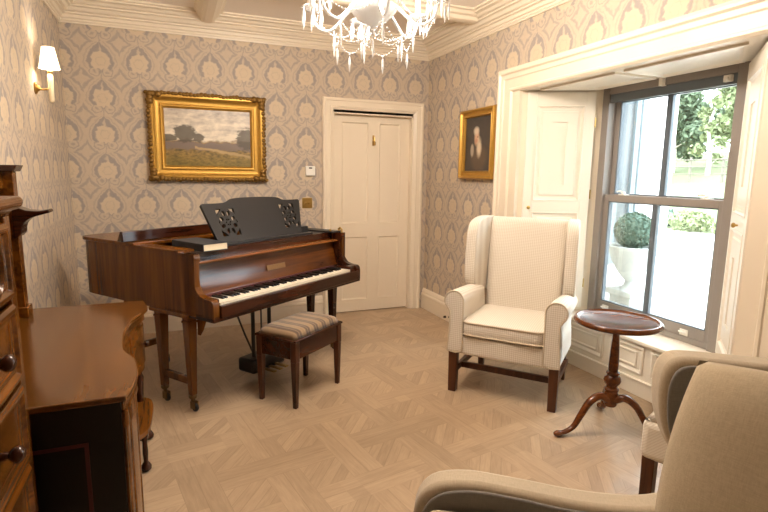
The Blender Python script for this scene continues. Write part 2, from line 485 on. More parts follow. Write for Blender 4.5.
# skirtings
SK = [(0, 0), (.024, 0), (.024, .14), (.030, .148), (.026, .165), (.018, .172), (.018, .188), (.012, .205), (0, .222)]
struct(MB().run(SK, (XL, YN), (XL, YB), (1, 0)).build('baseboard_left', WHITE), 'tall cream skirting along the left wall', 'skirting')
struct(MB().run(SK, (XL, YB), (DX0-.118, YB), (0, -1)).build('baseboard_back', WHITE), 'tall cream skirting along the back wall', 'skirting')
struct(MB().run(SK, (XR, 3.68), (XR, YB), (-1, 0)).build('baseboard_right', WHITE), 'tall cream skirting on the right wall beside the door', 'skirting')
struct(MB().run(SK, (XR, YN), (XR, 1.285), (-1, 0)).build('baseboard_near_right', WHITE), 'tall cream skirting on the right wall towards the camera', 'skirting')

# ---- door
door = bpy.data.objects.new('door_1', None); COL.objects.link(door); door.location = (DX0, YB, 0)
struct(door, 'closed cream four panel door in the back wall', 'door')
CASP = [(0, 0), (0, .022), (.012, .034), (.026, .034), (.034, .024), (.072, .022), (.078, .028), (.094, .022), (.112, .014), (.112, 0)]
MB().moulding((-.112, DX1-DX0+.112, 0, DZ+.135), CASP, lambda a, b, h: (a, -h, b), True).build('casing', WHITE, door)
jb = MB(); w = DX1-DX0
jb.box(-.002, .012, 0, .10, 0, DZ); jb.box(w-.012, w+.002, 0, .10, 0, DZ); jb.box(0, w, 0, .10, DZ-.012, DZ+.024)
jb.build('frame', WHITE, door)
lf = MB(); lw0, lw1 = .013, w-.013; y0 = .065
stiles = [(lw0, lw0+.085), (.40, .505), (lw1-.095, lw1)]
rails = [(.008, .125), (.81, .935), (1.975, DZ-.014)]
lf.box(lw0, lw1, y0+.012, y0+.045, .008, DZ-.014)
for a, b in stiles: lf.box(a, b, y0, y0+.03, .008, DZ-.014)
for a, b in rails:
    for p, q in ((stiles[0][1], stiles[1][0]), (stiles[1][1], stiles[2][0])): lf.box(p, q, y0, y0+.03, a, b)
lf.build('door_leaf', WHITE, door)
for (p, q) in ((stiles[0][1], stiles[1][0]), (stiles[1][1], stiles[2][0])):
    for (a, b) in ((.125, .81), (.935, 1.975)):
        m = MB().moulding((p, q, a, b), [(0, .0), (0, .012), (.008, .014), (.016, .006), (.022, .0)], lambda u, v, h: (u, y0+.012-h, v))
        m.build('panel_moulding', WHITE, door)
hk = MB().tube([(.447, y0-.004, 1.83), (.447, y0-.028, 1.825), (.447, y0-.036, 1.79), (.447, y0-.03, 1.755), (.447, y0-.055, 1.745), (.447, y0-.06, 1.775)], .0055, 8)
hk.box(.436, .458, y0-.006, y0+.001, 1.74, 1.845)
hk.build('coat_hook', BRASS, door, 40)['label'] = 'small brass coat hook'

# ---- window: casing, reveals, sash
struct(MB().moulding((OY0-.27, OY1+.268, 0, OZ+.183),
    [(0, 0), (0, .036), (.02, .050), (.036, .050), (.048, .036), (.075, .036), (.085, .028), (.150, .026), (.156, .034), (.170, .034), (.183, .020), (.183, 0)],
    lambda a, b, h: (XR-h, a, b), True).build('trim_4', WHITE), 'wide cream moulded architrave round the window recess', 'architrave')
fl = MB()
fl.box(XR-.018, XR+.01, OY1-.005, OY1+.11, 0, OZ+.01); fl.box(XR-.018, XR+.01, OY0-.11, OY0+.005, 0, OZ+.01)
struct(fl.build('trim_5', WHITE), 'flat inner strips of the window architrave', 'architrave')
# soffit, slightly rising to the sash head, with panel moulding
sf = MB(); sv = [(XR-.02, OY0-.01, OZ), (XR-.02, OY1+.01, OZ), (WX+.024, WY1+.02, WZ1-.004), (WX+.024, WY0-.02, WZ1-.004)]
sf.add(sv+[(x, y, z+.03) for x, y, z in sv], [(0, 1, 2, 3), (7, 6, 5, 4), (0, 4, 5, 1), (1, 5, 6, 2), (2, 6, 7, 3), (3, 7, 4, 0)])
def soff(u, v, h):
    a = Vector(sv[0]).lerp(Vector(sv[1]), v); b = Vector(sv[3]).lerp(Vector(sv[2]), v)
    p = a.lerp(b, u); return (p.x, p.y, p.z-h)
for (v0, v1) in ((.06, .49), (.53, .94)):
    pr = [(0, 0), (.0, .014), (.018, .016), (.03, .006), (.04, 0)]
    rows = []
    for d, h in pr:
        du = d/.55; dv = d/1.5
        rows.append([soff(.15+du, v0+dv, h), soff(.15+du, v1-dv, h), soff(.86-du, v1-dv, h), soff(.86-du, v0+dv, h)])
    n = len(pr); sf.add([p for r in rows for p in r], [(i*4+j, i*4+(j+1) % 4, ((i+1) % n)*4+(j+1) % 4, ((i+1) % n)*4+j) for i in range(n) for j in range(4)])
struct(sf.build('trim_6', SHUT), 'white panelled soffit over the window recess', 'soffit')

def oriented(p0, p1):
    """frame whose x runs p0->p1 (xy), y points into the room side"""
    d = Vector((p1[0]-p0[0], p1[1]-p0[1], 0)); L = d.length; d.normalize(); nrm = Vector((-d.y, d.x, 0))
    M = Matrix.Identity(4)
    for i in range(3): M[i][0], M[i][1], M[i][2] = d[i], nrm[i], (0, 0, 1)[i]
    M.translation = (p0[0], p0[1], 0); return M, L
# reveal linings below and behind the shutters
for nm, p0, p1, sgn in (('trim_7', (XR, OY1), (WX+.02, WY1+.0), -1), ('trim_8', (XR, OY0-.01), (WX+.02, WY0-.022), 1)):
    M, L = oriented(p0, p1)
    q = MB().box(-.02, L, min(0, -sgn*.05), max(0, -sgn*.05), 0, OZ+.02, M)
    struct(q.build(nm, WHITE), 'cream %s splayed lining of the window recess' % ('left' if sgn < 0 else 'right'), 'lining')

def shutter(p0, p1, sgn, label, knob_u, zs):
    M, L = oriented(p0, p1)
    t = thing('window_shutter', label, 'shutter', (0, 0, 0)); t.matrix_world = M
    y = sgn
    g = MB(); z0, z1 = .42, OZ-.015
    lo, hi = .018, L-.045
    def bx(a, b, c, d, h0, h1): g.box(a, b, min(y*h0, y*h1), max(y*h0, y*h1), c, d)
    bx(lo, hi, z0, z1, .002, .016)
    for a, b in ((lo, lo+.07), (hi-.07, hi)): bx(a, b, z0, z1, .002, .028)
    for c, d in zs: bx(lo+.07, hi-.07, c, d, .002, .028)
    g.build('shutter_leaf', SHUT, t, bevel=.003)
    for i in range(len(zs)-1):
        MB().moulding((lo+.07, hi-.07, zs[i][1], zs[i+1][0]), [(0, 0), (0, .030), (.010, .032), (.018, .020), (.028, .018), (.034, .0)],
                      lambda u, v, h: (u, y*h, v)).build('panel_moulding', SHUT, t)
        MB().moulding((lo+.115, hi-.115, zs[i][1]+.045, zs[i+1][0]-.045), [(0, 0), (0, .018), (.006, .024), (.3*(hi-lo-.23), .024), (.3*(hi-lo-.23), 0)],
                      lambda u, v, h: (u, y*h, v)).build('raised_panel', SHUT, t)
    K = M.copy()
    MB().lathe([(.004, 0), (.006, .012), (.013, .018), (.014, .026), (.007, .032)], 12,
               Matrix.Translation((knob_u*L, y*.026, 1.21)) @ Matrix.Rotation(-y*PI/2, 4, 'X')).build('knob', BRASS, t, 50)['label'] = 'small brass knob'
    for z in (.62, 1.32, 1.86):
        MB().lathe([(.006, z-.035), (.006, z+.035)], 8, Matrix.Translation((hi+.006, y*.02, 0))).build('hinge', BRASS, t)
    return t
shutter((XR+.03, OY1-.012), (WX-.01, WY1+.005), -1, 'cream panelled shutter folded into the recess behind the wingback chair', .11, [(.42, .50), (1.18, 1.26), (1.30, 1.34), (2.0, OZ-.015)][:2]+[(1.99, OZ-.015)])
shutter((XR+.03, OY0+.01), (WX-.01, WY0-.03), 1, 'cream panelled shutter folded open on the right side of the sash window', .45, [(.42, .50), (1.18, 1.26), (1.99, OZ-.015)])

# panelled apron under the window (wood panelling)
ap = MB(); AX = 2.85
def edgeY(x, hi):   # y on the splay at x
    t = (x-XR)/(WX-XR); return (OY1+(WY1-OY1)*t) if hi else (OY0+(WY0-OY0)*t)
ya, yb = edgeY(AX, 0)+.005, edgeY(AX, 1)-.005
ap.box(AX, AX+.03, ya, yb, 0, .36)
ap.box(AX-.018, AX, ya, yb, 0, .10); ap.box(AX-.026, AX, ya, yb, .10, .112)
for a, b in ((yb-.50, yb-.04), (ya+.5, yb-.56), (ya+.04, ya+.44)):
    ap.moulding((a, b, .145, .335), [(0, 0), (0, .012), (.012, .016), (.022, .008), (.03, .0)], lambda u, v, h: (AX-h, u, v))
    ap.moulding((a+.055, b-.055, .185, .295), [(0, 0), (0, .010), (.010, .013), (.018, 0)], lambda u, v, h: (AX-h, u, v))
struct(ap.build('trim_9', SHUT, bevel=.002), 'white panelled apron below the window sill', 'panelling')

win = bpy.data.objects.new('window_1', None); COL.objects.link(win); struct(win, 'grey-brown sliding sash window in a deep recess', 'window')
yl, yh = edgeY(WX, 0), edgeY(WX, 1)
sl = MB(); x0 = AX-.035
sl.prism([(x0, edgeY(x0, 0)+.012), (WX+.06, WY0+.0), (WX+.06, WY1-.0), (x0, edgeY(x0, 1)-.012)], WZ0-.028, WZ0)
sl.build('window_sill', SHUT, win, bevel=.008, seg=3)
fr = MB()
FW = .062
fr.box(WX, WX+.12, WY0, WY0+FW, WZ0, WZ1); fr.box(WX, WX+.12, WY1-FW, WY1, WZ0, WZ1)
fr.box(WX, WX+.12, WY0+FW, WY1-FW, WZ1-.055, WZ1); fr.box(WX+.02, WX+.14, WY0+FW, WY1-FW, WZ0, WZ0+.04)
fr.build('window_frame', SASH, win, bevel=.003)
MB().box(WX+.012, WX+.03, WY0+FW, WY1-FW, WZ1-.115, WZ1-.05).build('head_board', DARKSASH, win)
ZM = 1.30; a, b = WY0+FW, WY1-FW; mid = (a+b)/2+.02
def sash(name, x, z0, z1, bot, top, mat):
    g = MB(); sw = .042
    g.box(x, x+.042, a, a+sw, z0, z1); g.box(x, x+.042, b-sw, b, z0, z1)
    g.box(x, x+.042, a+sw, b-sw, z0, z0+bot); g.box(x, x+.042, a+sw, b-sw, z1-top, z1)
    s_ = g.build(name, mat, win, bevel=.003)
    MB().box(x+.002, x+.04, mid-.013, mid+.013, z0+bot, z1-top).build('glazing_bar', DARKSASH, s_)
    for p, q in ((a+sw, mid-.013), (mid+.013, b-sw)):
        MB().box(x+.018, x+.022, p, q, z0+bot, z1-top).build('window_pane', GLASS, s_)
        bd = MB().moulding((p, q, z0+bot, z1-top), [(0, .0), (0, .03), (.008, .03), (.008, 0)], lambda u, v, h: (x+.005+h, u, v))
        bd.build('glazing_bead', DARKSASH, s_)
    return s_
sash('upper_sash', WX+.075, ZM-.02, WZ1-.055, .045, .05, SASH)
sash('lower_sash', WX+.028, WZ0+.035, ZM+.022, .075, .05, SASH)
for yy in (a+.14, b-.16):
    k = MB().box(WX+.03, WX+.075, yy-.03, yy+.03, ZM+.022, ZM+.030)
    k.lathe([(.014, 0), (.014, .012), (.006, .02)], 12, Matrix.Translation((WX+.05, yy, ZM+.03)))
    k.tube([(WX+.05, yy, ZM+.045), (WX+.035, yy+.03, ZM+.05), (WX+.03, yy+.045, ZM+.045)], .006, 8)
    k.build('sash_lock', PLASTIC, win, 40)['label'] = 'small pale sash fastener'
for yy in (a+.18, b-.10):
    k = MB().box(WX+.022, WX+.03, yy-.028, yy+.028, WZ0+.045, WZ0+.085)
    k.tube([(WX+.02, yy-.018, WZ0+.06), (WX-.005, yy-.012, WZ0+.075), (WX-.005, yy+.012, WZ0+.075), (WX+.02, yy+.018, WZ0+.06)], .006, 8)
    k.build('sash_lift', PLASTIC, win, 40)['label'] = 'small pale finger lift'
MB().box(WX-.025, WX+.02, mid-.016, mid+.016, WZ1-.06, WZ1-.008).build('blind_bracket', PLASTIC, win, bevel=.003)['label'] = 'small white bracket at the window head'
k = MB().box(WX-.012, WX+.012, a+.03, a+.075, WZ1-.10, WZ1-.062)
k.lathe([(.012, 0), (.012, .02)], 12, Matrix.Translation((WX-.012, a+.05, WZ1-.085)) @ Matrix.Rotation(-PI/2, 4, 'Y'))
k.build('alarm_contact', PLASTIC, win, 40)['label'] = 'small pale contact on the window head'

# ================================================================== OUTSIDE
GR = plain('pale_gravel', lin(190, 182, 170), .95, var=.10, scale=60)
LAWN = plain('lawn_grass', lin(112, 118, 82), .95, var=.2, scale=6)
REND = plain('white_render', lin(238, 236, 232), .85, var=.02)
BLUEW = plain('grey_blue_window_paint', lin(128, 142, 150), .5)
LEAF = plain('tree_leaf', lin(104, 118, 92), .8, var=.3, scale=3)
LEAF2 = plain('pale_leaf', lin(130, 138, 98), .8, var=.3, scale=3)
BOX = plain('boxwood_leaf', lin(84, 106, 92), .75, var=.3, scale=20)
BARK = plain('pale_bark', lin(190, 180, 165), .9, var=.2)
FENCEW = plain('weathered_fence_wood', lin(116, 108, 96), .9, var=.15)
URN = plain('white_stone', lin(168, 172, 170), .8, var=.05)
GZ = -.18
def terr(x, y):
    t = max(0, min(1, (x-13)/22)); return GZ + 3.3*t*t*(3-2*t) + .15*math.sin(x*.4+y*.3)*t
g = MB(); NX, NY = 36, 34
P = [(3.2+i*1.7, -12+j*2.4, terr(3.2+i*1.7, -12+j*2.4)) for i in range(NX) for j in range(NY)]
g.add(P, [(i*NY+j, (i+1)*NY+j, (i+1)*NY+j+1, i*NY+j+1) for i in range(NX-1) for j in range(NY-1)])
struct(g.build('ground', LAWN, smooth=180), 'pale grassy bank rising beyond the drive', 'ground')
dv = MB(); DP = [(3.21+i*.8, -12+j*3, 0) for i in range(15) for j in range(24)]
dv.add([(x, y, terr(x, y)+.02) for x, y, _ in DP], [(i*24+j, (i+1)*24+j, (i+1)*24+j+1, i*24+j+1) for i in range(14) for j in range(23)])
struct(dv.build('driveway', GR), 'wide pale gravel drive outside the window', 'driveway')
hw = thing('house_wing', 'white rendered wing of the house seen through the left window panes', 'house', (3.9, 4.25, GZ))
g = MB(); wx0, wx1, wz0, wz1 = .52, .80, .75, 2.55
g.box(-.4, wx0, 0, .3, 0, 3.6); g.box(wx1, 1.36, 0, .3, 0, 3.6); g.box(wx0, wx1, 0, .3, 0, wz0); g.box(wx0, wx1, 0, .3, wz1, 3.6)
g.box(1.06, 1.36, .3, 5, 0, 3.6)
g.build('wall', REND, hw)
wf = MB().moulding((wx0, wx1, wz0, wz1), [(0, 0), (0, .05), (.05, .05), (.05, 0)], lambda a_, b_, h: (a_, .05-h, b_)).build('window_frame', BLUEW, hw)
MB().moulding((wx0-.06, wx1+.06, wz0-.06, wz1+.06), [(0, 0), (0, .03), (.055, .03), (.055, 0)], lambda a_, b_, h: (a_, -h, b_)).build('window_surround', BLUEW, hw)
MB().box(wx0+.04, wx1-.04, .035, .06, wz0+.05, wz1-.05).build('pane', plain('dim_pane', lin(92, 98, 102), .2), wf)
pl = thing('stone_urn', 'white stone urn on a square pedestal on the drive by the house wing', 'planter', (4.17, 3.72, GZ+.02))
g = MB().box(-.17, .17, -.17, .17, 0, .08); g.box(-.13, .13, -.13, .13, .08, .46); g.box(-.16, .16, -.16, .16, .46, .52)
g.build('pedestal', URN, pl, bevel=.01)
MB().lathe([(.10, .52), (.06, .56), (.05, .60), (.12, .68), (.19, .80), (.22, .90), (.24, .92), (.24, .95), (.20, .95), (.19, .90), (.02, .88)], 28).build('bowl', URN, pl, 50)
g = MB()
def leafball(g, c, r, n, size, shell=.75):
    for _ in range(n):
        v = Vector((random.gauss(0, 1), random.gauss(0, 1), random.gauss(0, 1))).normalized()
        rad = shell + (1-shell)*random.random()
        p = Vector(c) + Vector((v.x*r[0], v.y*r[1], v.z*r[2]))*rad
        q = Vector((random.gauss(0, 1), random.gauss(0, 1), random.gauss(0, 1))).normalized(); e = v.cross(q).normalized()*size; f = (v*.4+q).normalized().cross(e).normalized()*size*.6
        g.add([p-e, p+f, p+e, p-f], [(0, 1, 2, 3)])
g.sphere((0, 0, 0), .165, 16, 10); leafball(g, (0, 0, 0), (.19, .19, .18), 1500, .016, .88)
tag(g.build('boxwood_ball', BOX, loc=(4.17, 3.72, GZ+1.12)), 'clipped round boxwood bush growing in the white stone urn', 'bush')

def tree(x, y, h, spread, mat, label, n=1500, trunk=.12, bare=False):
    z = terr(x, y)-.1
    t = thing('garden_tree', label, 'tree', (x, y, z), 0, 'trees beyond the garden fence')
    tr = MB(); top = (random.uniform(-.4, .4), random.uniform(-.4, .4), h*.75)
    tr.tube(bez([(0, 0, 0), (.15, .1, h*.25), (-.1, .12, h*.5), top], 10), [trunk*(1-.7*i/10) for i in range(11)][:len(bez([(0, 0, 0), (.15, .1, h*.25), (-.1, .12, h*.5), top], 10))], 8)
    cl = []
    for k in range(9):
        a_ = k*2.4; zz = h*(.12+.075*k); L = spread*(1.0-.06*k)
        e = (math.cos(a_)*L*.75, math.sin(a_)*L*.75, zz+L*.45)
        tr.tube([(0, .1, zz*.92), (e[0]*.5, e[1]*.5, zz+L*.15), e], [trunk*.4, trunk*.25, trunk*.1], 6); cl.append(e)
    tr.build('trunk', BARK, t, 60)
    lf_ = MB(); cl.append((0, 0, h*.9))
    for e in cl:
        leafball(lf_, e, (spread*.5, spread*.5, spread*.42), (n//4 if bare else n)//len(cl), .15, .2)
    lf_.build('foliage', mat, t); return t
tree(25.5, 20.6, 5.6, 1.6, LEAF, 'leafy green tree beyond the fence, next to the white house wing', 8000)
tree(24.6, 17.9, 5.0, .8, LEAF2, 'thin pale tree with a bare light trunk beyond the fence', 2400, .12, True)
tree(32.0, 27.0, 6.6, 2.4, LEAF, 'dense green tree standing behind the thin pale tree', 9000)
tree(28.5, 18.6, 6.0, 1.8, LEAF2, 'yellow-green bushy tree beyond the right end of the fence', 8000)
tree(36, 23.0, 7.4, 2.6, LEAF, 'farthest tall green tree closing the view behind the bank', 9000)
fe = thing('garden_fence', 'weathered post and rail fence across the top of the bank', 'fence', (0, 0, 0))
for k in range(12):
    y = 8+k*1.6; MB().box(22.92, 23.0, y-.04, y+.04, terr(23, y)-.1, terr(23, y)+1.15).build('post', FENCEW, fe)
for dz in (.35, .7, 1.02):
    MB().tube([(22.92, 8+k*1.6, terr(23, 8+k*1.6)+dz) for k in range(12)], .03, 6).build('rail', FENCEW, fe)
for k, (x, y, r, lb) in enumerate(((14.5, 10.9, .5, 'low round shrub across the drive, middle one of three'),
                                   (14.3, 9.4, .45, 'low round shrub across the drive, nearest to the right frame of the sash'),
                                   (14.8, 12.4, .5, 'low dark green shrub across the drive, nearest to the house wing'))):
    g = MB(); leafball(g, (0, 0, r*.6), (r*1.3, r*1.3, r*.75), 700, .07, .5)
    tag(g.build('garden_shrub', LEAF2 if k < 2 else BOX, loc=(x, y, terr(x, y))), lb, 'shrub', 'shrubs along the drive')

# ================================================================== PIANO  (u along keyboard, v to the tail)
pi = thing('baby_grand_piano', 'mahogany baby grand piano with open keyboard and black fretwork music desk', 'piano', (.24, 2.873, 0), math.atan2(.59, .807))
rim_out = [(0, .25), (0, 1.30)] + bez([(0, 1.30), (.015, 1.39), (.09, 1.435), (.28, 1.43), (.47, 1.36), (.62, 1.20), (.80, 1.02), (1.02, .93), (1.26, .87), (1.40, .78), (1.46, .62)], 40)[1:] + [(1.46, .25)]
g = MB(); ri = []
cx_, cy_ = .7, .6
# rim wall as ring: outer outline and inset inner outline
def inset(poly, d):
    out = []; n_ = len(poly)
    for i in range(n_):
        a_, b_, c_ = (Vector(poly[(i+k) % n_]) for k in (-1, 0, 1))
        e1 = (b_-a_).normalized(); e2 = (c_-b_).normalized(); n1 = Vector((e1.y, -e1.x)); n2 = Vector((e2.y, -e2.x)); m = (n1+n2)
        m = m/max(.3, m.length_squared)*2*.5*2 if False else m.normalized()/max(.5, m.normalized().dot(n1))
        out.append(tuple(b_ + m*d))
    return out
inn = inset(rim_out, .035)
no = len(rim_out)
inn = [(.035, .25)] + inn[1:-1] + [(1.425, .25)]
g.rings([[(p[0], p[1], .62), (p[0], p[1], .985), (q[0], q[1], .985), (q[0], q[1], .62)] for p, q in zip(rim_out, inn)])
inn = [(.035, .36)] + inn[1:-1] + [(1.425, .36)]
g.build('case_rim', PIANO, pi, 40)
MB().prism(inn, .64, .90).build('soundboard_body', PIANOD, pi)
# side arms (key cheeks) with scrolled shoulder: profile in (v, z)
cheek = [(.10, .625), (.10, .70), (.105, .722), (.12, .735), (.16, .738)] + bez([(.17, .739), (.215, .752), (.245, .785), (.262, .83), (.272, .87), (.268, .91), (.256, .935), (.248, .96), (.256, .985)], 24) + [(.34, .985), (.34, .625)]
for nm, u0, u1 in (('cheek', 0.0, .045), ('cheek', 1.415, 1.46)):
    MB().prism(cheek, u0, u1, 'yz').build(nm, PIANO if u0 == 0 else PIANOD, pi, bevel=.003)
MB().box(.0, 1.46, .10, .55, .605, .645).build('key_bed', PIANOD, pi, bevel=.006)
MB().box(.045, 1.415, .085, .115, .625, .70).build('key_slip', PIANOD, pi, bevel=.006)
for u0, u1 in ((.045, .065), (1.345, 1.415)):
    MB().box(u0, u1, .12, .29, .65, .735).build('key_block', PIANOD, pi, bevel=.008)
kb = MB().box(.065, 1.345, .12, .31, .65, .69).build('keyboard', PIANOD, pi)
kw = (1.345-.065)/52
wk = None
for i in range(52):
    if wk is None:
        wk = MB().box(.0006, kw-.0006, .118, .272, .69, .712).build('white_key', IVORY, kb); wk.location.x = .065; o = wk
    else:
        o = wk.copy(); COL.objects.link(o); o.parent = kb; o.location.x = .065+i*kw
bk = None
for i in range(51):
    if (i+5) % 7 in (2, 6): continue       # no black key after E and B (first white key is A)
    x = .065+(i+1)*kw
    if bk is None:
        bk = MB().taper(0, .222, .712, .724, .0125, .0095, .10, .094).build('black_key', BLACKK, kb); bk.location.x = x
    else:
        o = bk.copy(); COL.objects.link(o); o.parent = kb; o.location.x = x
MB().box(.045, 1.415, .272, .300, .69, .728).build('key_rail', plain('dark_red_felt', lin(70, 26, 26), .8), pi)
# fallboard, leaning slightly back, with ledges
g = MB(); fbp = [(.292, .712), (.298, .735), (.306, .745), (.335, .87), (.338, .915), (.36, .915), (.36, .70), (.292, .70)]
fb = g.prism(fbp, .045, 1.415, 'yz').build('fallboard', ROSE, pi, bevel=.003)
MB().box(.045, 1.415, .292, .36, .915, .930).build('fallboard_ledge', LITLEDGE, pi, bevel=.005)
MB().box(.64, .82, 0, .002, 0, .036, Matrix.Translation((0, .3065, .79)) @ Matrix.Rotation(-.21, 4, 'X')).build('name_inlay', plain('worn_gold_inlay', lin(118, 82, 36), .4, .3, var=.4, scale=120), fb)['label'] = 'small worn gold inlay'
MB().box(.035, 1.425, .36, .374, .92, .985).build('front_board', PIANOD, pi)
# interior plate, tuning area
MB().box(.036, 1.424, .36, .86, .90, .915).build('iron_plate', plain('gold_plate', lin(120, 92, 50), .5, .4), pi)
# black desk shelf & music desk (leaning back)
MB().box(.05, 1.41, .372, .62, .965, .985).build('desk_shelf', EBON, pi, bevel=.004)
MB().box(.30, 1.22, .385, .425, .985, 1.0).build('desk_ledge', EBON, pi, bevel=.004)
MB().box(1.20, 1.30, .50, .60, .985, 1.035).build('desk_slide_block', EBON, pi, bevel=.004)
cu = bpy.data.curves.new('desk', 'CURVE'); cu.dimensions = '2D'; cu.fill_mode = 'BOTH'; cu.extrude = .009
def spl(pts):
    s_ = cu.splines.new('POLY'); s_.points.add(len(pts)-1); s_.use_cyclic_u = True
    for p, q in zip(s_.points, pts): p.co = (q[0], q[1], 0, 1)
DW, DH = .86, .285
spl([(.02, 0), (DW-.05, 0), (DW+.05, DH-.012)] + bez([(DW+.04, DH), (DW-.12, DH+.002), (DW-.20, DH+.026), (DW*.5, DH+.034), (.24, DH+.028), (.16, DH+.002), (-.015, DH)], 30) + [(-.025, DH-.012)])
def fret(cx, cz):
    # an openwork lyre-like pattern: corner spandrels and a ring of leaf-shaped holes round a small flower
    for sx in (-1, 1):
        for sz in (-1, 1):
            spl([(cx+sx*.078, cz+sz*.095), (cx+sx*.030, cz+sz*.095), (cx+sx*.045, cz+sz*.075), (cx+sx*.066, cz+sz*.062), (cx+sx*.078, cz+sz*.045)])
    for k in range(8):
        a_ = k*PI/4+PI/8; c, s__ = math.cos(a_), math.sin(a_)
        pts = []
        for t in range(10):
            b_ = 2*PI*t/10; rx = .052+.017*math.cos(b_); w_ = .0125*math.sin(b_)
            pts.append((cx+(c*rx-s__*w_)*1.02, cz+(s__*rx+c*w_)*1.25))
        spl(pts)
    for k in range(6):
        a_ = k*PI/3; spl([(cx+.0165*math.cos(a_)+.0065*math.cos(2*PI*t/8), cz+.02*math.sin(a_)+.0065*math.sin(2*PI*t/8)) for t in range(8)])
    for sx in (-1, 1): spl([(cx+sx*.070, cz-.022), (cx+sx*.070, cz+.022), (cx+sx*.079, cz)])
fret(.15, .150); fret(DW-.115, .160)
co = bpy.data.objects.new('tmp_desk', cu); COL.objects.link(co)
dg = bpy.context.evaluated_depsgraph_get(); me = bpy.data.meshes.new_from_object(co.evaluated_get(dg)); bpy.data.objects.remove(co)
md = bpy.data.objects.new('music_desk', me); COL.objects.link(md); me.materials.clear(); me.materials.append(EBON); md.parent = pi
md['label'] = 'black music desk with two pierced fretwork panels'
# local x along keyboard, local y up the desk, leaning back
md.matrix_local = Matrix.Translation((.315, .425, .985)) @ Matrix.Rotation(PI/2-.42, 4, 'X')
MB().tube([(.5, .52, .99), (.5, .49, 1.14)], .006, 6).tube([(1.0, .52, .99), (1.0, .49, 1.14)], .006, 6).build('desk_prop', BLK, pi)
# lid (closed main part) and folded front flap
lid = [(-.012, .74), (-.012, 1.23)] + [(p[0]*1.012-.008, p[1]+.012) for p in rim_out[2:-2]] + [(1.472, .70), (1.472, .74)]
lid = [(-.012, .80)] + [(x - (.012 if x < .05 else 0), y + (.012 if y > 1.2 else 0)) for x, y in rim_out[1:-2] if y >= .80] + [(1.40, .80)]
MB().prism(lid, .985, 1.008).build('lid', PIANO, pi, bevel=.005)
g = MB()
g.prism([(.875, 1.009), (.885, 1.075), (.905, 1.075), (.945, 1.009)], -.03, 1.335, 'yz')
g.build('lid_flap', PIANOD, pi, bevel=.004)
MB().box(-.01, .10, .37, .80, .985, .996).build('lid_rail', PIANO, pi); MB().box(1.36, 1.47, .30, .80, .985, .997).build('lid_rail', EBON, pi)
# scroll knobs on the treble corner
k = MB().tube([(1.44, .27, .985), (1.44, .27, 1.01), (1.44, .285, 1.022), (1.44, .30, 1.012), (1.44, .293, 1.0)], .009, 8); k.build('lid_prop_hook', BRASS, pi, 50)
MB().lathe([(.01, .985), (.008, 1.0), (.012, 1.006), (.006, 1.014)], 10, Matrix.Translation((1.37, .33, 0))).build('lid_knob', BRASS, pi, 50)
# legs: three pairs of square tapered legs with stretchers and castors
def castor(p, u, v):
    c = MB().lathe([(.022, .085), (.026, .095), (.022, .11), (.012, .075), (.012, .06)], 10, Matrix.Translation((u, v, 0)))
    c.box(u-.016, u-.010, v-.03, v+.008, .02, .065); c.box(u+.010, u+.016, v-.03, v+.008, .02, .065)
    cc = c.build('castor', OLDBRASS, p, 40); cc['label'] = 'brass castor with a dark wheel'
    MB().lathe([(.008, -.009), (.024, -.008), (.027, 0), (.024, .008), (.008, .009)], 16, Matrix.Translation((u, v-.018, .028)) @ Matrix.Rotation(PI/2, 4, 'Y')).build('castor_wheel', BLK, p, 40)
def leg(u, v):
    g = MB(); g.taper(u, v, .105, .56, .038, .060); g.box(u-.034, u+.034, v-.034, v+.034, .56, .575); g.box(u-.03, u+.03, v-.03, v+.03, .575, .612)
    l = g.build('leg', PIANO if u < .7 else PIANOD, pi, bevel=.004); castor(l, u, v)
for (u, v), (u_, v_) in (((.04, .365), (.04, .635)), ((1.42, .35), (1.42, .58))):
    leg(u, v); leg(u_, v_)
    MB().box(u-.014, u+.014, v, v_, .17, .215).build('leg_stretcher', PIANO, pi, bevel=.003)
    MB().box(u-.05, u+.05, v-.05, v_+.05, .598, .622).build('leg_block', PIANO, pi, bevel=.004)
leg(.20, 1.22); leg(.46, 1.22)
MB().box(.20, .46, 1.206, 1.234, .17, .215).build('leg_stretcher', PIANO, pi, bevel=.003)
# curved brackets beside the front legs
MB().prism([(.09, .61), (.24, .61), (.20, .595), (.14, .56), (.115, .50), (.09, .47)], .33, .36, 'xz').build('leg_bracket', PIANO, pi, bevel=.003)
# pedal lyre
for u in (.62, .70, .78): MB().tube([(u, .44, .61), (u, .44, .15)], .014 if u != .70 else .006, 8).build('lyre_post', EBON, pi, 60)
MB().tube([(.55, .60, .61), (.62, .52, .30), (.66, .46, .12)], .007, 6).build('lyre_brace', BLK, pi)
MB().box(.54, .86, .36, .52, .06, .16).build('pedal_box', EBON, pi, bevel=.02, seg=3)
for u in (.64, .70, .76): MB().box(u-.016, u+.016, .25, .37, .075, .085).build('pedal', BRASS, pi, bevel=.006)

# book on the bass end
bo = thing('hardback_book', 'thick dark hardback book lying on the left end of the piano', 'book', (.24-.59*.475+.807*.205, 2.873+.807*.475+.59*.205, .986), math.atan2(.59, .807)-.10)
MB().box(-.085, .085, -.20, .135, 0, .004).box(-.085, .085, -.20, .135, .041, .045).box(-.088, -.083, -.20, .135, 0, .045).build('book_cover', BOOKC, bo, bevel=.002)
MB().box(-.083, .080, -.196, .131, .004, .041).build('page_block', PAPER, bo)

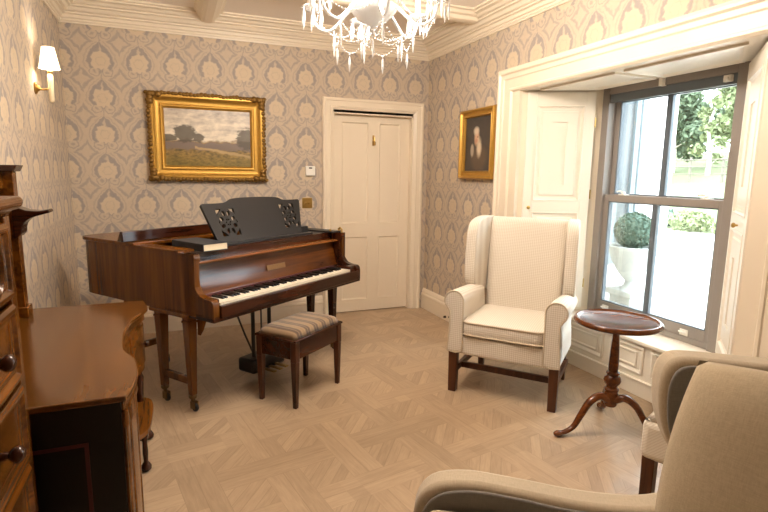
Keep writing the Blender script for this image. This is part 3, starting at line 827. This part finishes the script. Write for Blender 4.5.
# ================================================================== PIANO STOOL
st = thing('piano_stool', 'mahogany piano stool with a striped padded seat in front of the keyboard', 'stool', (.742, 3.256, 0), math.atan2(.306, .38))
SW, SD = .50, .315
for sx in (-1, 1):
    for sy in (-1, 1):
        MB().taper(sx*(SW/2-.02), sy*(SD/2-.02), 0, .30, .026, .040).box(sx*(SW/2-.02)-.021, sx*(SW/2-.02)+.021, sy*(SD/2-.02)-.021, sy*(SD/2-.02)+.021, .30, .43).build('leg', LEGW, st, bevel=.003)
MB().box(-SW/2+.006, SW/2-.006, -SD/2+.006, SD/2-.006, .315, .435).build('seat_box', PIANOD, st, bevel=.004)
MB().box(-SW/2-.008, SW/2+.008, -SD/2-.008, SD/2+.008, .432, .446).build('seat_rim', PIANOD, st, bevel=.004)
def stripes():
    M = Mat('striped_velvet', .8, 0, 0, .2); M.b.inputs['Sheen Weight'].default_value = .4; x, y, z = M.coords()
    n_ = M.noise(M.vec, 30, 3); s_ = ((x*(2*PI/.085))+(n_-.5)*1.0).sin(); s2 = ((x*(2*PI/.0283))).sin()
    c = M.mix(s_.step(-.5, .5), lin(92, 74, 62), lin(150, 124, 94)); c = M.mix((s2.gt(.6)*.35), c, lin(176, 150, 116))
    M.color(c); return M.m
def pad(hx, hy, z0, h, name, mat, parent, n_=18, p=2.6, under=.35, M=None, puff=1.0, pinch=0):
    """soft upholstered pad: superelliptic pillow with flat-ish underside"""
    g = MB(); vs = []; fs = []
    def pt(i, j, top):
        u = -1+2*i/n_; v = -1+2*j/n_
        f = max(0, (1-abs(u)**p)*(1-abs(v)**p))**.42
        return (u*hx*(1-.03*(1-f)-pinch*v*v), v*hy*(1-.03*(1-f)-pinch*u*u), z0 + (h*f*puff if top else -h*under*f))
    for top in (1, 0):
        for i in range(n_+1):
            for j in range(n_+1): vs.append(pt(i, j, top))
    N = n_+1
    for i in range(n_):
        for j in range(n_):
            a_ = i*N+j; fs.append((a_, a_+N, a_+N+1, a_+1)); b_ = a_+N*N; fs.append((b_, b_+1, b_+N+1, b_+N))
    g.add(vs, fs, M); bmesh.ops.remove_doubles(g.bm, verts=g.bm.verts[:], dist=.0004)
    return g.build(name, mat, parent, smooth=180)
pad(SW/2, SD/2, .446, .052, 'seat_pad', stripes(), st, under=0.0, p=6)

# ================================================================== WINGBACK CHAIR (x to its picture-right, y to its back)
wc = thing('wingback_chair', 'cream patterned wingback armchair beside the shuttered window recess', 'armchair', (1.903, 2.642, 0), math.atan2(-.763, .647))
for sx in (-1, 1):
    MB().taper(sx*.328, .03, 0, .30, .052, .058).build('leg', LEGW, wc, bevel=.004)
    MB().taper(sx*.30, .60, .0, .30, .040, .05, dy=-.05).build('leg', LEGW, wc, bevel=.004)
    MB().box(sx*.325-.014, sx*.325+.014, .04, .58, .125, .165).build('stretcher', LEGW, wc, bevel=.003)
MB().box(-.315, .315, .15, .178, .125, .165).build('stretcher', LEGW, wc, bevel=.003)
# upholstered seat base with a curved front
g = MB(); ol = [(-.345, .60)] + [(-.350, .06)] + arc(-.32, .03, .03, 180, 270, 4) + bez([(-.25, -.004), (0, -.022), (.25, -.004)], 8) + arc(.32, .03, .03, 270, 360, 4) + [(.350, .06), (.345, .60)]
g.prism(ol, .275, .405); g.build('seat_base', CREAMF, wc, bevel=.018, seg=4)
# seat cushion (boxy, crowned) + piping
def cushion(parent, hx, y0, y1, z0, z1, mat, crown=.02):
    g = MB(); N_ = 14; vs = []; fs = []
    prof = [(0.0, z0), (1, z0), (1, z1)]
    def xy(u, v):
        r = max(abs(u), abs(v)); return u, v
    for layer, (sc_, z, cr) in enumerate(((.985, z0+.006, 0), (1.0, z0+.02, 0), (1.012, (z0+z1)/2, 0), (1.0, z1-.018, 0), (.985, z1-.004, 0))):
        ring = []
        for k in range(48):
            a_ = 2*PI*k/48; c, s_ = math.cos(a_), math.sin(a_); e = .22
            ring.append((math.copysign(abs(c)**e, c)*hx*sc_, (y0+y1)/2+math.copysign(abs(s_)**e, s_)*(y1-y0)/2*sc_, z))
        vs.append(ring)
    for f in (.85, .6, .3, .04):
        vs.append([((p[0])*f/.985, ((p[1]-(y0+y1)/2)*f/.985)+(y0+y1)/2, z1-.004+crown*(1-f**2)) for p in vs[4]])
    g.rings(vs); c = g.build('seat_cushion', mat, parent, smooth=60)
    for z in (z0+.012, z1-.010):
        MB().tube([((p[0])*1.004, (p[1]-(y0+y1)/2)*1.004+(y0+y1)/2, z) for p in vs[3]], .0055, 6, True).build('piping', CREAMP, c, 180)
    return c
cushion(wc, .272, -.025, .52, .408, .512, CREAMF)
# scroll arms: cross-section in (x, z) swept back
def arm_section(sx, y, k):
    c = (.325, .635); r = .068*k
    pts = [(.262, .40), (.262, .56)] + [(c[0]+r*math.cos(math.radians(a_)), c[1]+r*math.sin(math.radians(a_))) for a_ in range(190, -61, -20)] + [(.352, .56), (.350, .47), (.358, .38), (.362, .29)] + [(.30, .285), (.262, .30)]
    return [(sx*x, y, z - (y*.05 if z > .5 else 0)) for x, z in pts]
for sx in (-1, 1):
    g = MB(); g.rings([arm_section(sx, y, k) for y, k in ((-.012, .94), (.0, 1.0), (.15, 1.0), (.32, .95), (.50, .85))])
    ar = g.build('arm', CREAMF, wc, bevel=.012, seg=3, smooth=50)
    fp = arm_section(sx, -.014, .96)
    MB().tube([(p[0], -.010, p[2]) for p in fp], .0055, 6, True).build('piping', CREAMP, ar, 180)
# back: leaning padded slab
g = MB(); rr = []
for (z, y, th, hw) in ((.40, .50, .10, .262), (.52, .50, .11, .266), (.70, .515, .12, .27), (.90, .545, .12, .275), (1.05, .570, .11, .278), (1.12, .582, .10, .278), (1.145, .590, .075, .274), (1.152, .605, .03, .265)):
    ring = []
    for k in range(32):
        a_ = 2*PI*k/32; c, s_ = math.cos(a_), math.sin(a_); ex = .35
        ring.append((math.copysign(abs(c)**ex, c)*hw, y+.055+math.copysign(abs(s_)**.7, s_)*th/2*(1+.0*c), z))
    rr.append(ring)
g.rings(rr); g.build('backrest', CREAMF, wc, smooth=70)
# wings: outline in (y, z)
wo = bez([(.62, .60), (.46, .63), (.36, .68), (.335, .78), (.345, .95), (.36, 1.06), (.40, 1.125), (.48, 1.152), (.58, 1.16), (.68, 1.155)], 40) + [(.70, 1.10), (.66, .60)]
for sx in (-1, 1):
    g = MB(); n_ = len(wo)
    lay = []
    for x, ins in ((.268, .012), (.276, 0), (.335, 0), (.345, .012)):
        cy, cz = .53, .9
        lay.append([(sx*(x + (.035*max(0, min(1, (.62-y)/.28)))), y+(cy-y)*ins*2.2, z+(cz-z)*ins*2.2) for y, z in wo])
    g.rings(lay); wg = g.build('wing', CREAMF, wc, smooth=50, bevel=.01, seg=3)
MB().prism([(-.30, .60), (.30, .60), (.30, .67), (-.30, .67)], .29, .62).build('back_panel', CREAMF, wc, bevel=.01)

# ================================================================== TRIPOD TABLE
tt = thing('tripod_table', 'small round mahogany tripod table in front of the window', 'table', (2.27, 2.085, 0))
MB().lathe([(.02, .640), (.215, .640), (.228, .646), (.232, .654), (.230, .664), (.222, .672), (.212, .672), (.204, .664), (.197, .660), (.02, .660)], 64).build('table_top', TABLEW, tt, 40)
MB().lathe([(.0, .156), (.030, .158), (.036, .17), (.038, .235), (.034, .245), (.040, .255), (.040, .262), (.030, .270), (.030, .282), (.040, .292), (.047, .310), (.043, .330), (.030, .342), (.036, .350), (.036, .358), (.026, .366),
            (.027, .40), (.0255, .45), (.022, .52), (.018, .58), (.0165, .605), (.026, .612), (.026, .618), (.020, .624), (.03, .630), (.055, .641)], 28).build('column', TABLEW, tt, 40)
for k, ad in enumerate((170, 53, -60)):
    R_ = Matrix.Rotation(math.radians(ad), 4, 'Z')
    pts = bez([(.025, 0, .20), (.075, 0, .222), (.135, 0, .19), (.185, 0, .115), (.225, 0, .052), (.275, 0, .024), (.315, 0, .020)], 30)
    rs = [.030 - .014*min(1, i/(len(pts)*.75)) for i in range(len(pts))]
    g = MB().tube(pts, rs, 10, M=R_, flat=.8)
    g.sphere((.318, 0, .017), (.030, .022, .017), 12, 8, R_)
    g.build('leg', TABLEW, tt, 60)

# ================================================================== NEAR ARMCHAIR (s to its back, t = outward far side)
BX, BY = (.855, -.518), (.518, .855)
na = thing('linen_armchair', 'tan linen armchair with dark lining at the near right of the room', 'armchair', (.66, 1.25, 0), math.atan2(-.518, .855))
side = bez([(.0, .30), (-.03, .40), (-.032, .50), (-.012, .56), (.035, .598), (.12, .612), (.21, .606), (.30, .597), (.38, .588), (.48, .583), (.58, .588), (.645, .61), (.67, .66), (.655, .72), (.62, .78), (.597, .84), (.588, .90),
            (.588, .95), (.60, .99), (.63, 1.008), (.70, 1.008), (.86, 1.002), (1.06, .995), (1.12, .99)], 88) + [(1.19, .97), (1.19, .22), (.02, .22)]
def sidepanel(t0, t1):
    g = MB().prism(side, t0, t1, 'xz'); return g.build('side_panel', TAN, na, bevel=.022, seg=4, smooth=50)
for t0, t1, inner, sg in ((-.09, 0, -.09, -1), (-.80, -.71, -.71, 1)):
    sp_ = sidepanel(t0, t1)
    # lining set into the inner face
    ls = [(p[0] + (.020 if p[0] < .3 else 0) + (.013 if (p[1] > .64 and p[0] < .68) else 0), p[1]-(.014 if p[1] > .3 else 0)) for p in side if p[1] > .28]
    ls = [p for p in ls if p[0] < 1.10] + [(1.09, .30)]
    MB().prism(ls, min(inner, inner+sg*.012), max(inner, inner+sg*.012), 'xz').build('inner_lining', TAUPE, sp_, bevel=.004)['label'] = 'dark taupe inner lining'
MB().box(1.07, 1.18, -.72, -.08, .20, .97).build('backrest', TAN, na, bevel=.03, seg=4)
MB().box(.02, 1.09, -.72, -.08, .20, .36).build('seat_base', TAN, na, bevel=.03, seg=4)
cs = MB(); cs.box(.0, 1.06, -.70, -.105, .355, .555); cs.build('seat_cushion', TANC, na, bevel=.04, seg=5)
for s_, t_ in ((.07, -.05), (.07, -.75), (1.11, -.05), (1.11, -.75)):
    MB().taper(s_, t_, 0, .21, .035, .05).build('leg', LEGW, na, bevel=.004)
# big loose cushion leaning in the far corner
Bs, Bt = Vector((.855, -.518, 0)).normalized(), Vector((.518, .855, 0)).normalized()
P0 = Vector((.66, 1.25, 0)) + Bs*.80 - Bt*.365 + Vector((0, 0, .808))
nrm = (Bs*-.62 - Bt*.74 + Vector((0, 0, .42))).normalized(); ax = Bs*.76 - Bt*.64; ax = (ax - nrm*ax.dot(nrm)).normalized(); ay = nrm.cross(ax)
if ay.z < 0: ay = -ay
Mx = Matrix.Identity(4)
for i in range(3): Mx[i][0], Mx[i][1], Mx[i][2] = ax[i], ay[i], nrm[i]
pc = pad(.30, .255, 0, .10, 'scatter_cushion', TANC, None, n_=30, p=3.4, under=.8, pinch=.07)
Mx.translation = P0; pc.matrix_world = Mx
tag(pc, 'large plump tan linen cushion leaning in the near armchair', 'cushion')

# ================================================================== FOOTSTOOL behind the near armchair
fs_ = thing('footstool', 'cream patterned footstool with dark square legs behind the near linen armchair', 'footstool', (2.0, 1.26, 0), math.radians(20))
for sx in (-1, 1):
    for sy in (-1, 1): MB().taper(sx*.20, sy*.20, 0, .34, .044, .05).build('leg', LEGW, fs_, bevel=.004)
MB().box(-.235, .235, -.235, .235, .33, .50).build('seat_base', CREAMF, fs_, bevel=.03, seg=4)
pad(.232, .232, .495, .085, 'seat_pad', CREAMF, fs_, p=4, under=0)

# ================================================================== SIDEBOARD (left wall)
sb = thing('sideboard', 'serpentine mahogany sideboard with dark end panel and scrolled back shelf, on the left wall', 'sideboard', (0, 0, 0))
SX, SY0, SY1, SZ = XL+.03, 1.725, 3.04, .75
edge = bez([(-.166, SY0), (-.150, 1.80), (-.143, 1.92), (-.160, 2.08), (-.205, 2.20), (-.222, 2.38), (-.222, 2.50), (-.205, 2.66), (-.170, 2.78), (-.150, 2.88), (-.165, 2.98), (-.170, SY1)], 44)
MB().prism([(SX, SY0)] + [tuple(p) for p in edge] + [(SX, SY1)], SZ-.022, SZ).build('top', TOPW, sb, bevel=.006, seg=3)
inn_ = [(x-.018, y) for x, y in edge]
MB().prism([(SX, SY0+.03)] + [(x, max(SY0+.03, min(SY1-.015, y))) for x, y in inn_] + [(SX, SY1-.015)], SZ-.062, SZ-.022).build('top_moulding', OAKC, sb, bevel=.006)
# near pedestal cupboard to the floor
near = [(x-.014, y) for x, y in edge if y < 2.26]
MB().prism([(SX, SY0+.02)] + [(near[0][0], SY0+.02)] + near[1:] + [(SX, near[-1][1])], .07, SZ-.062).build('pedestal_cupboard', OAKC, sb)
MB().prism([(SX, SY0+.005)] + [(near[0][0]+.015, SY0+.005)] + [(x+.015, y) for x, y in near[1:]] + [(SX, near[-1][1]+.01)], 0, .07).build('plinth', OAKC, sb, bevel=.006)
ep = MB().box(SX+.01, near[0][0]-.004, SY0+.006, SY0+.031, .07, SZ-.022).build('end_panel', ENDW, sb); ep['label'] = 'near-black end panel with a thin red inlay'
g = MB(); e0, e1_ = SX+.06, near[0][0]-.10
g.moulding((e0, e1_, .14, SZ-.14), [(0, 0), (0, .002), (.012, .002), (.012, 0)], lambda a_, b_, h: (a_, SY0+.006-h, b_)); g.build('inlay_line', REDIN, ep)
# reeded pilasters on the curved front
for yy in (SY0+.035, SY0+.075, 2.02, 2.12, 2.22):
    xx = min(edge, key=lambda p: abs(p[1]-yy))[0]-.022
    MB().lathe([(.014, .07), (.018, .09), (.012, .11), (.012, SZ-.12), (.018, SZ-.10), (.014, SZ-.062)], 10, Matrix.Translation((xx, yy, 0))).build('pilaster', OAKC, sb, 50)
MB().prism([(x+.004-.03, y) for x, y in edge if 1.82 < y < 2.0] + [(x-.045, y) for x, y in reversed(edge) if 1.82 < y < 2.0], .12, SZ-.11).build('door', OAKC, sb, bevel=.003)
# middle and far section on legs
mid_ = [(x-.03, y) for x, y in edge if 2.24 < y < SY1-.01]
MB().prism([(SX, 2.24)] + mid_ + [(SX, SY1-.02)], .42, SZ-.062).build('drawer_case', OAKC, sb, bevel=.004)
for y0_, y1_ in ((2.30, 2.62), (2.68, 2.98)):
    seg_ = [(x-.024, y) for x, y in edge if y0_ < y < y1_]
    dr = MB().prism(seg_ + [(x-.02, y) for x, y in reversed(seg_)], .46, SZ-.09).build('drawer', OAKC, sb, bevel=.003)
    ym = (y0_+y1_)/2; xm = min(edge, key=lambda p: abs(p[1]-ym))[0]-.022
    MB().lathe([(.005, 0), (.006, .012), (.014, .018), (.012, .028), (.004, .03)], 12, Matrix.Translation((xm, ym, .57)) @ Matrix.Rotation(PI/2, 4, 'Y')).build('knob', PIANOD, dr, 50)
for yy in (2.59, 2.92):
    MB().lathe([(.014, 0), (.024, .010), (.025, .026), (.016, .042), (.010, .05), (.013, .10), (.011, .15), (.018, .18), (.02, .202)], 14, Matrix.Translation((-.182, yy, 0))).build('leg', PIANOD, sb, 50)
    for xx in (min(edge, key=lambda p: abs(p[1]-yy))[0]-.06, SX+.04):
        MB().lathe([(.016, .0), (.026, .012), (.027, .03), (.018, .05), (.012, .06), (.014, .09), (.018, .16), (.013, .19), (.018, .22), (.024, .34), (.026, .36), (.018, .38), (.028, .42)], 14, Matrix.Translation((xx, yy, 0))).build('leg', PIANOD, sb, 50)
bow = bez([(-.24, 2.46), (-.165, 2.56), (-.148, 2.74), (-.158, 2.92), (-.24, 3.0)], 20)
MB().prism([(SX, 2.46)] + bow + [(SX, 3.0)], .20, .225).build('undershelf', OAKC, sb, bevel=.005)
# back superstructure
for yy in (1.80, 2.90):
    g = MB().box(SX, SX+.07, yy-.03, yy+.03, SZ, 1.44); g.box(SX-.0, SX+.082, yy-.045, yy+.045, SZ, SZ+.05); g.box(SX, SX+.08, yy-.042, yy+.042, 1.14, 1.17)
    g.build('upright', OAKC, sb, bevel=.004)
    MB().prism([(SX, 1.44), (SX+.08, 1.44), (SX+.088, 1.455), (SX+.095, 1.47), (SX, 1.47)], yy-.06, yy+.06, 'xz').build('upright_cap', PIANOD, sb, bevel=.003)
    br = [(SX+.055, 1.285)] + bez([(SX+.11, 1.262), (SX+.16, 1.258), (SX+.20, 1.265)], 9) + [(SX+.205, 1.25)] + bez([(SX+.17, 1.24), (SX+.125, 1.225), (SX+.095, 1.195), (SX+.085, 1.15), (SX+.055, 1.13)], 12)
    MB().prism(br, yy-.05, yy+.05, 'xz').build('scroll_bracket', PIANOD, sb, bevel=.004)
MB().box(SX, SX+.018, 1.83, 2.87, SZ, 1.40).build('back_board', OAKC, sb, bevel=.003)
MB().box(SX, SX+.03, 1.83, 2.87, 1.36, 1.43).build('top_rail', OAKC, sb, bevel=.004)

# ================================================================== TALL CHEST (nearest, far left)
tc = thing('tall_chest', 'tall carved walnut chest of drawers standing at the left edge beside the sideboard', 'chest of drawers', (0, 0, 0))
CX, CY0, CY1 = -.43, .98, 1.695
MB().box(SX, CX, CY0, CY1, .08, 1.325).build('carcass', OAKC, tc, bevel=.004)
MB().box(SX, CX+.02, CY0-.015, CY1+.01, 0, .08).build('plinth', OAKC, tc, bevel=.01, seg=3)
g = MB().prism([(SX, 1.325), (CX+.008, 1.325), (CX+.014, 1.338), (CX+.03, 1.342), (CX+.042, 1.352), (CX+.045, 1.366), (CX+.036, 1.378), (SX, 1.378)], CY0-.02, CY1+.018, 'xz')
g.build('top', OAKC, tc, bevel=.006, seg=3)
MB().box(CX-.005, CX+.012, CY1-.05, CY1, .08, 1.325).build('corner_stile', OAKC, tc, bevel=.004); MB().box(CX-.005, CX+.012, CY0, CY0+.05, .08, 1.325).build('corner_stile', OAKC, tc, bevel=.004)
dz = [(.10, .36), (.375, .62), (.635, .86), (.875, 1.09), (1.105, 1.31)]
for a_, b_ in dz:
    d = MB(); d.box(CX, CX+.010, CY0+.058, CY1-.058, a_, b_)
    d.moulding((CY0+.058, CY1-.058, a_, b_), [(0, 0), (0, .016), (.010, .024), (.020, .024), (.03, .014), (.045, .012), (.05, 0)], lambda u, v, h: (CX+h, u, v))
    dd = d.build('drawer', OAKC, tc, bevel=.002)
    if b_ > 1.2:
        MB().lathe([(.06, 0), (.062, .012), (.048, .018), (.042, .010), (.01, .012)], 24, Matrix.Translation((CX+.008, CY1-.19, (a_+b_)/2)) @ Matrix.Rotation(PI/2, 4, 'Y') @ Matrix.Diagonal((1.3, .9, 1, 1))).build('carved_oval', OAKC, dd, 50)
    for yy in (() if b_ > 1.2 else (CY1-.27, CY0+.16)):
        MB().lathe([(.010, 0), (.011, .010), (.008, .018), (.016, .024), (.022, .034), (.021, .044), (.012, .052), (.003, .054)], 14, Matrix.Translation((CX+.010, yy, (a_+b_)/2+.01)) @ Matrix.Rotation(PI/2, 4, 'Y')).build('knob', PIANOD, dd, 50)

# ================================================================== PICTURES, SWITCHES, SCONCE
def picture(name, label, loc, rotz, w_, h_, fw, canvas, ornate):
    t = thing(name, label, 'painting', loc, rotz)
    F_ = lambda a_, b_, h: (a_, -h, b_)
    MB().moulding((-w_/2, w_/2, -h_/2, h_/2), [(0, 0), (0, .035), (fw*.12, .055), (fw*.30, .058), (fw*.42, .044), (fw*.55, .036), (fw*.72, .034), (fw*.80, .042), (fw*.88, .040), (fw, .022), (fw, 0)], F_).build('gilt_frame', GILT, t, bevel=.002)
    if ornate:
        g = MB(); per = []
        for k in range(34): per.append((-w_/2+w_*k/33, h_/2-.012)); per.append((-w_/2+w_*k/33, -h_/2+.012))
        for k in range(1, 22): per.append((-w_/2+.012, -h_/2+h_*k/22)); per.append((w_/2-.012, -h_/2+h_*k/22))
        for i, (px, pz) in enumerate(per):
            g.sphere((px+random.uniform(-.004, .004), -.05, pz+random.uniform(-.006, .006)), (.022, .014, .016+random.uniform(0, .006)), 8, 6)
        for sx in (-1, 1):
            for sz in (-1, 1):
                for k in range(5):
                    g.sphere((sx*(w_/2-.025-.022*k*(k % 2)), -.055, sz*(h_/2-.022-.022*k*((k+1) % 2)*.7)), (.030, .020, .026), 8, 6)
        g.build('carved_border', GILTD, t, 180)
    MB().box(-w_/2+fw-.004, w_/2-fw+.004, -.022, -.008, -h_/2+fw-.004, h_/2-fw+.004).build('canvas', canvas, t)
    return t
picture('landscape_painting', 'gilt framed landscape painting hanging above the piano', ((-.18+.825)/2, YB, (2.126+1.37)/2), 0, .985, .75, .13, landscape_mat(), True)
picture('portrait_painting', 'small gilt framed dark portrait hanging between the door and the window', (XR, 3.965, 1.724), -PI/2, .555, .61, .074, portrait_mat(), False)

sw = thing('thermostat', 'small white thermostat on the wallpaper left of the door', 'thermostat', (1.251, YB, 1.474))
MB().box(-.047, .047, -.022, 0, -.047, .047).build('casing', PLASTIC, sw, bevel=.006, seg=3)
MB().box(-.016, .016, -.0235, -.021, .022, .034).build('display', BLK, sw)
sp = thing('light_switch', 'square brass light switch on the wallpaper below the white thermostat', 'light switch', (1.219, YB, 1.163))
MB().box(-.05, .05, -.008, 0, -.05, .05).build('plate', BRASS, sp, bevel=.003)
for x in (-.018, .018): MB().box(x-.009, x+.009, -.016, -.006, -.012, .012, Matrix.Rotation(.15, 4, 'X')).build('rocker', BRASS, sp, bevel=.002)
ds = thing('door_stop', 'pair of small brown studs on the right skirting near the wingback chair', 'door stop', (XR-.024, 4.38, .05))
for y_, z_ in ((.05, -.012), (-.05, .012)):
    MB().lathe([(.012, 0), (.014, .006), (.010, .02), (.004, .026)], 12, Matrix.Translation((0, y_, z_)) @ Matrix.Rotation(-PI/2, 4, 'Y')).build('stud', PIANOD, ds, 50)

SHADE = emit('lit_lamp_shade', (1.0, .80, .52), 1.6, (.95, .9, .8))
BULBM = emit('lit_candle_bulb', (1.0, .86, .66), 30.0)
sc = thing('wall_sconce', 'brass wall sconce with lit white shade on the left wall near the corner', 'wall light', (XL, 3.985, 1.962))
MB().lathe([(.0, 0), (.036, 0), (.038, .006), (.030, .012), (.020, .016), (.012, .03)], 20, Matrix.Rotation(PI/2, 4, 'Y')).build('backplate', BRASS, sc, 50)
MB().tube(bez([(.01, 0, 0), (.045, 0, -.006), (.085, 0, 0)], 10), .006, 8).lathe([(.014, -.012), (.016, .0), (.014, .012)], 12, Matrix.Translation((.088, 0, 0))).build('arm', BRASS, sc, 60)
MB().lathe([(.003, -.085), (.014, -.078), (.016, -.012), (.016, .085), (.011, .09), (.011, .10)], 14, Matrix.Translation((.088, 0, 0))).build('candle_tube', plain('cream_candle_tube', lin(232, 214, 180), .4), sc, 50)
MB().lathe([(.013, .095), (.015, .10), (.015, .112), (.008, .12)], 12, Matrix.Translation((.088, 0, 0))).build('collar', BRASS, sc, 50)
g = MB(); pr_ = [(.076, .125), (.046, .285)]
R_ = [[(.088+r*math.cos(2*PI*j/32), r*math.sin(2*PI*j/32), z) for j in range(32)] for r, z in ((.060, .125), (.036, .255), (.0345, .255), (.0585, .125))]
g.rings(R_, cap=False, closed=True); g.build('lamp_shade', SHADE, sc, 60)
MB().sphere((.088, 0, .165), (.011, .011, .026), 10, 8).build('bulb', BULBM, sc, 180)
def lamp(name, loc, power, parent, size=.02):
    l = bpy.data.lights.new(name, 'POINT'); l.energy = power; l.color = WARM; l.shadow_soft_size = size
    o = bpy.data.objects.new(name, l); COL.objects.link(o); o.location = loc; o.parent = parent; return o
lamp('sconce_light', (.088, 0, .205), SCONCE_W, sc, .02)

# ================================================================== CHANDELIER
CHX, CHY, CZ = .93, 2.45, 2.19
ch = thing('crystal_chandelier', 'lit crystal chandelier with glass arms hung with bead chains and drops', 'chandelier', (CHX, CHY, CZ))
CHAINM = BRASS
MB().lathe([(.06, ZC-CZ), (.06, ZC-CZ-.012), (.03, ZC-CZ-.03), (.008, ZC-CZ-.04)], 20).build('ceiling_rose', CHAINM, ch, 50)
MB().tube([(0, 0, ZC-CZ-.03), (0, 0, .40)], .008, 8).build('rod', CHAINM, ch, 60)
MB().lathe([(.012, .42), (.05, .40), (.02, .36), (.016, .30), (.04, .27), (.05, .24), (.03, .20), (.018, .17), (.022, .12), (.05, .09), (.06, .06), (.04, .03), (.02, .02), (.02, -.02)], 20).build('stem', CRYS, ch, 50)
MB().lathe([(.02, .03), (.06, .02), (.105, .035), (.118, .05), (.108, .028), (.07, -.012), (.03, -.03), (.012, -.04), (.02, -.055), (.004, -.075)], 28).build('centre_bowl', CRYS, ch, 60)
NA = 6; ARMA = [math.radians(22+60*k) for k in range(NA)]
arm0 = None
def drop_mesh(length):
    g = MB()
    g.lathe([(.0015, 0), (.0055, -.008), (.0015, -.016)], 6)
    g.lathe([(.0015, -.016), (.007, -.030), (.0085, -length*.62), (.0015, -length)], 6)
    return g
drop = None
def put_drop(parent, x, y, z, s_=1.0):
    global drop
    if drop is None:
        drop = drop_mesh(.10).build('crystal_drop', CRYS, parent); o = drop
    else:
        o = drop.copy(); COL.objects.link(o); o.parent = parent
    o.location = (x, y, z); o.scale = (.85, .85, s_); return o
for k, a_ in enumerate(ARMA):
    c, s_ = math.cos(a_), math.sin(a_)
    P = lambda r, z: (c*r, s_*r, z)
    MB().tube(bez([P(.04, .04), P(.09, .06), P(.15, .01), (c*.22, s_*.22, -.045), P(.29, -.02), P(.315, .05)], 24), .0075, 8).build('arm', CRYS, ch, 180)
    T = Matrix.Translation(P(.315, .05))
    bb = MB().lathe([(.008, .0), (.03, .004), (.050, .014), (.056, .020), (.050, .024), (.02, .014), (.012, .02)], 18, T).build('bobeche', CRYS, ch, 60)
    MB().lathe([(.010, .02), (.016, .03), (.013, .04), (.012, .13), (.010, .132)], 12, T).build('candle', PLASTIC, ch, 50)
    MB().lathe([(.005, .132), (.013, .15), (.014, .165), (.008, .19), (.002, .205)], 10, T).build('candle_bulb', BULBM, ch, 180)
    lamp('candle_light', P(.315, .05+.235), BULB_W, ch, .03)
    for j in range(6):
        b_ = 2*PI*j/6+a_; q = P(.315, .068)
        put_drop(bb, q[0]+.050*math.cos(b_), q[1]+.050*math.sin(b_), q[2], 1.0)
    put_drop(ch, c*.20, s_*.20, -.05, 1.2)
def swag(p, q, dip, r=.0042, n_=15):
    g = MB()
    for i in range(n_+1):
        t = i/n_; v = Vector(p).lerp(Vector(q), t); v.z -= dip*4*t*(1-t)
        g.sphere(v, r, 6, 4)
    return g.build('bead_chain', CRYS, ch, 180)
for k in range(NA):
    a_, b_ = ARMA[k], ARMA[(k+1) % NA]; m_ = (a_+b_)/2 if b_ > a_ else (a_+b_+2*PI)/2
    p = (math.cos(a_)*.20, math.sin(a_)*.20, -.05); q = (math.cos(b_)*.20, math.sin(b_)*.20, -.05)
    swag(p, q, .085); swag((math.cos(a_)*.315, math.sin(a_)*.315, .05), (math.cos(b_)*.315, math.sin(b_)*.315, .05), .09, n_=22)
    swag((math.cos(a_)*.04, math.sin(a_)*.04, .30), (math.cos(a_)*.30, math.sin(a_)*.30, .07), .05, n_=20)
    swag(p, (math.cos(a_)*.02, math.sin(a_)*.02, -.065), .045, n_=14)
    put_drop(ch, (p[0]+q[0])/2, (p[1]+q[1])/2, -.135, .9)
put_drop(ch, 0, 0, -.075, 1.1)
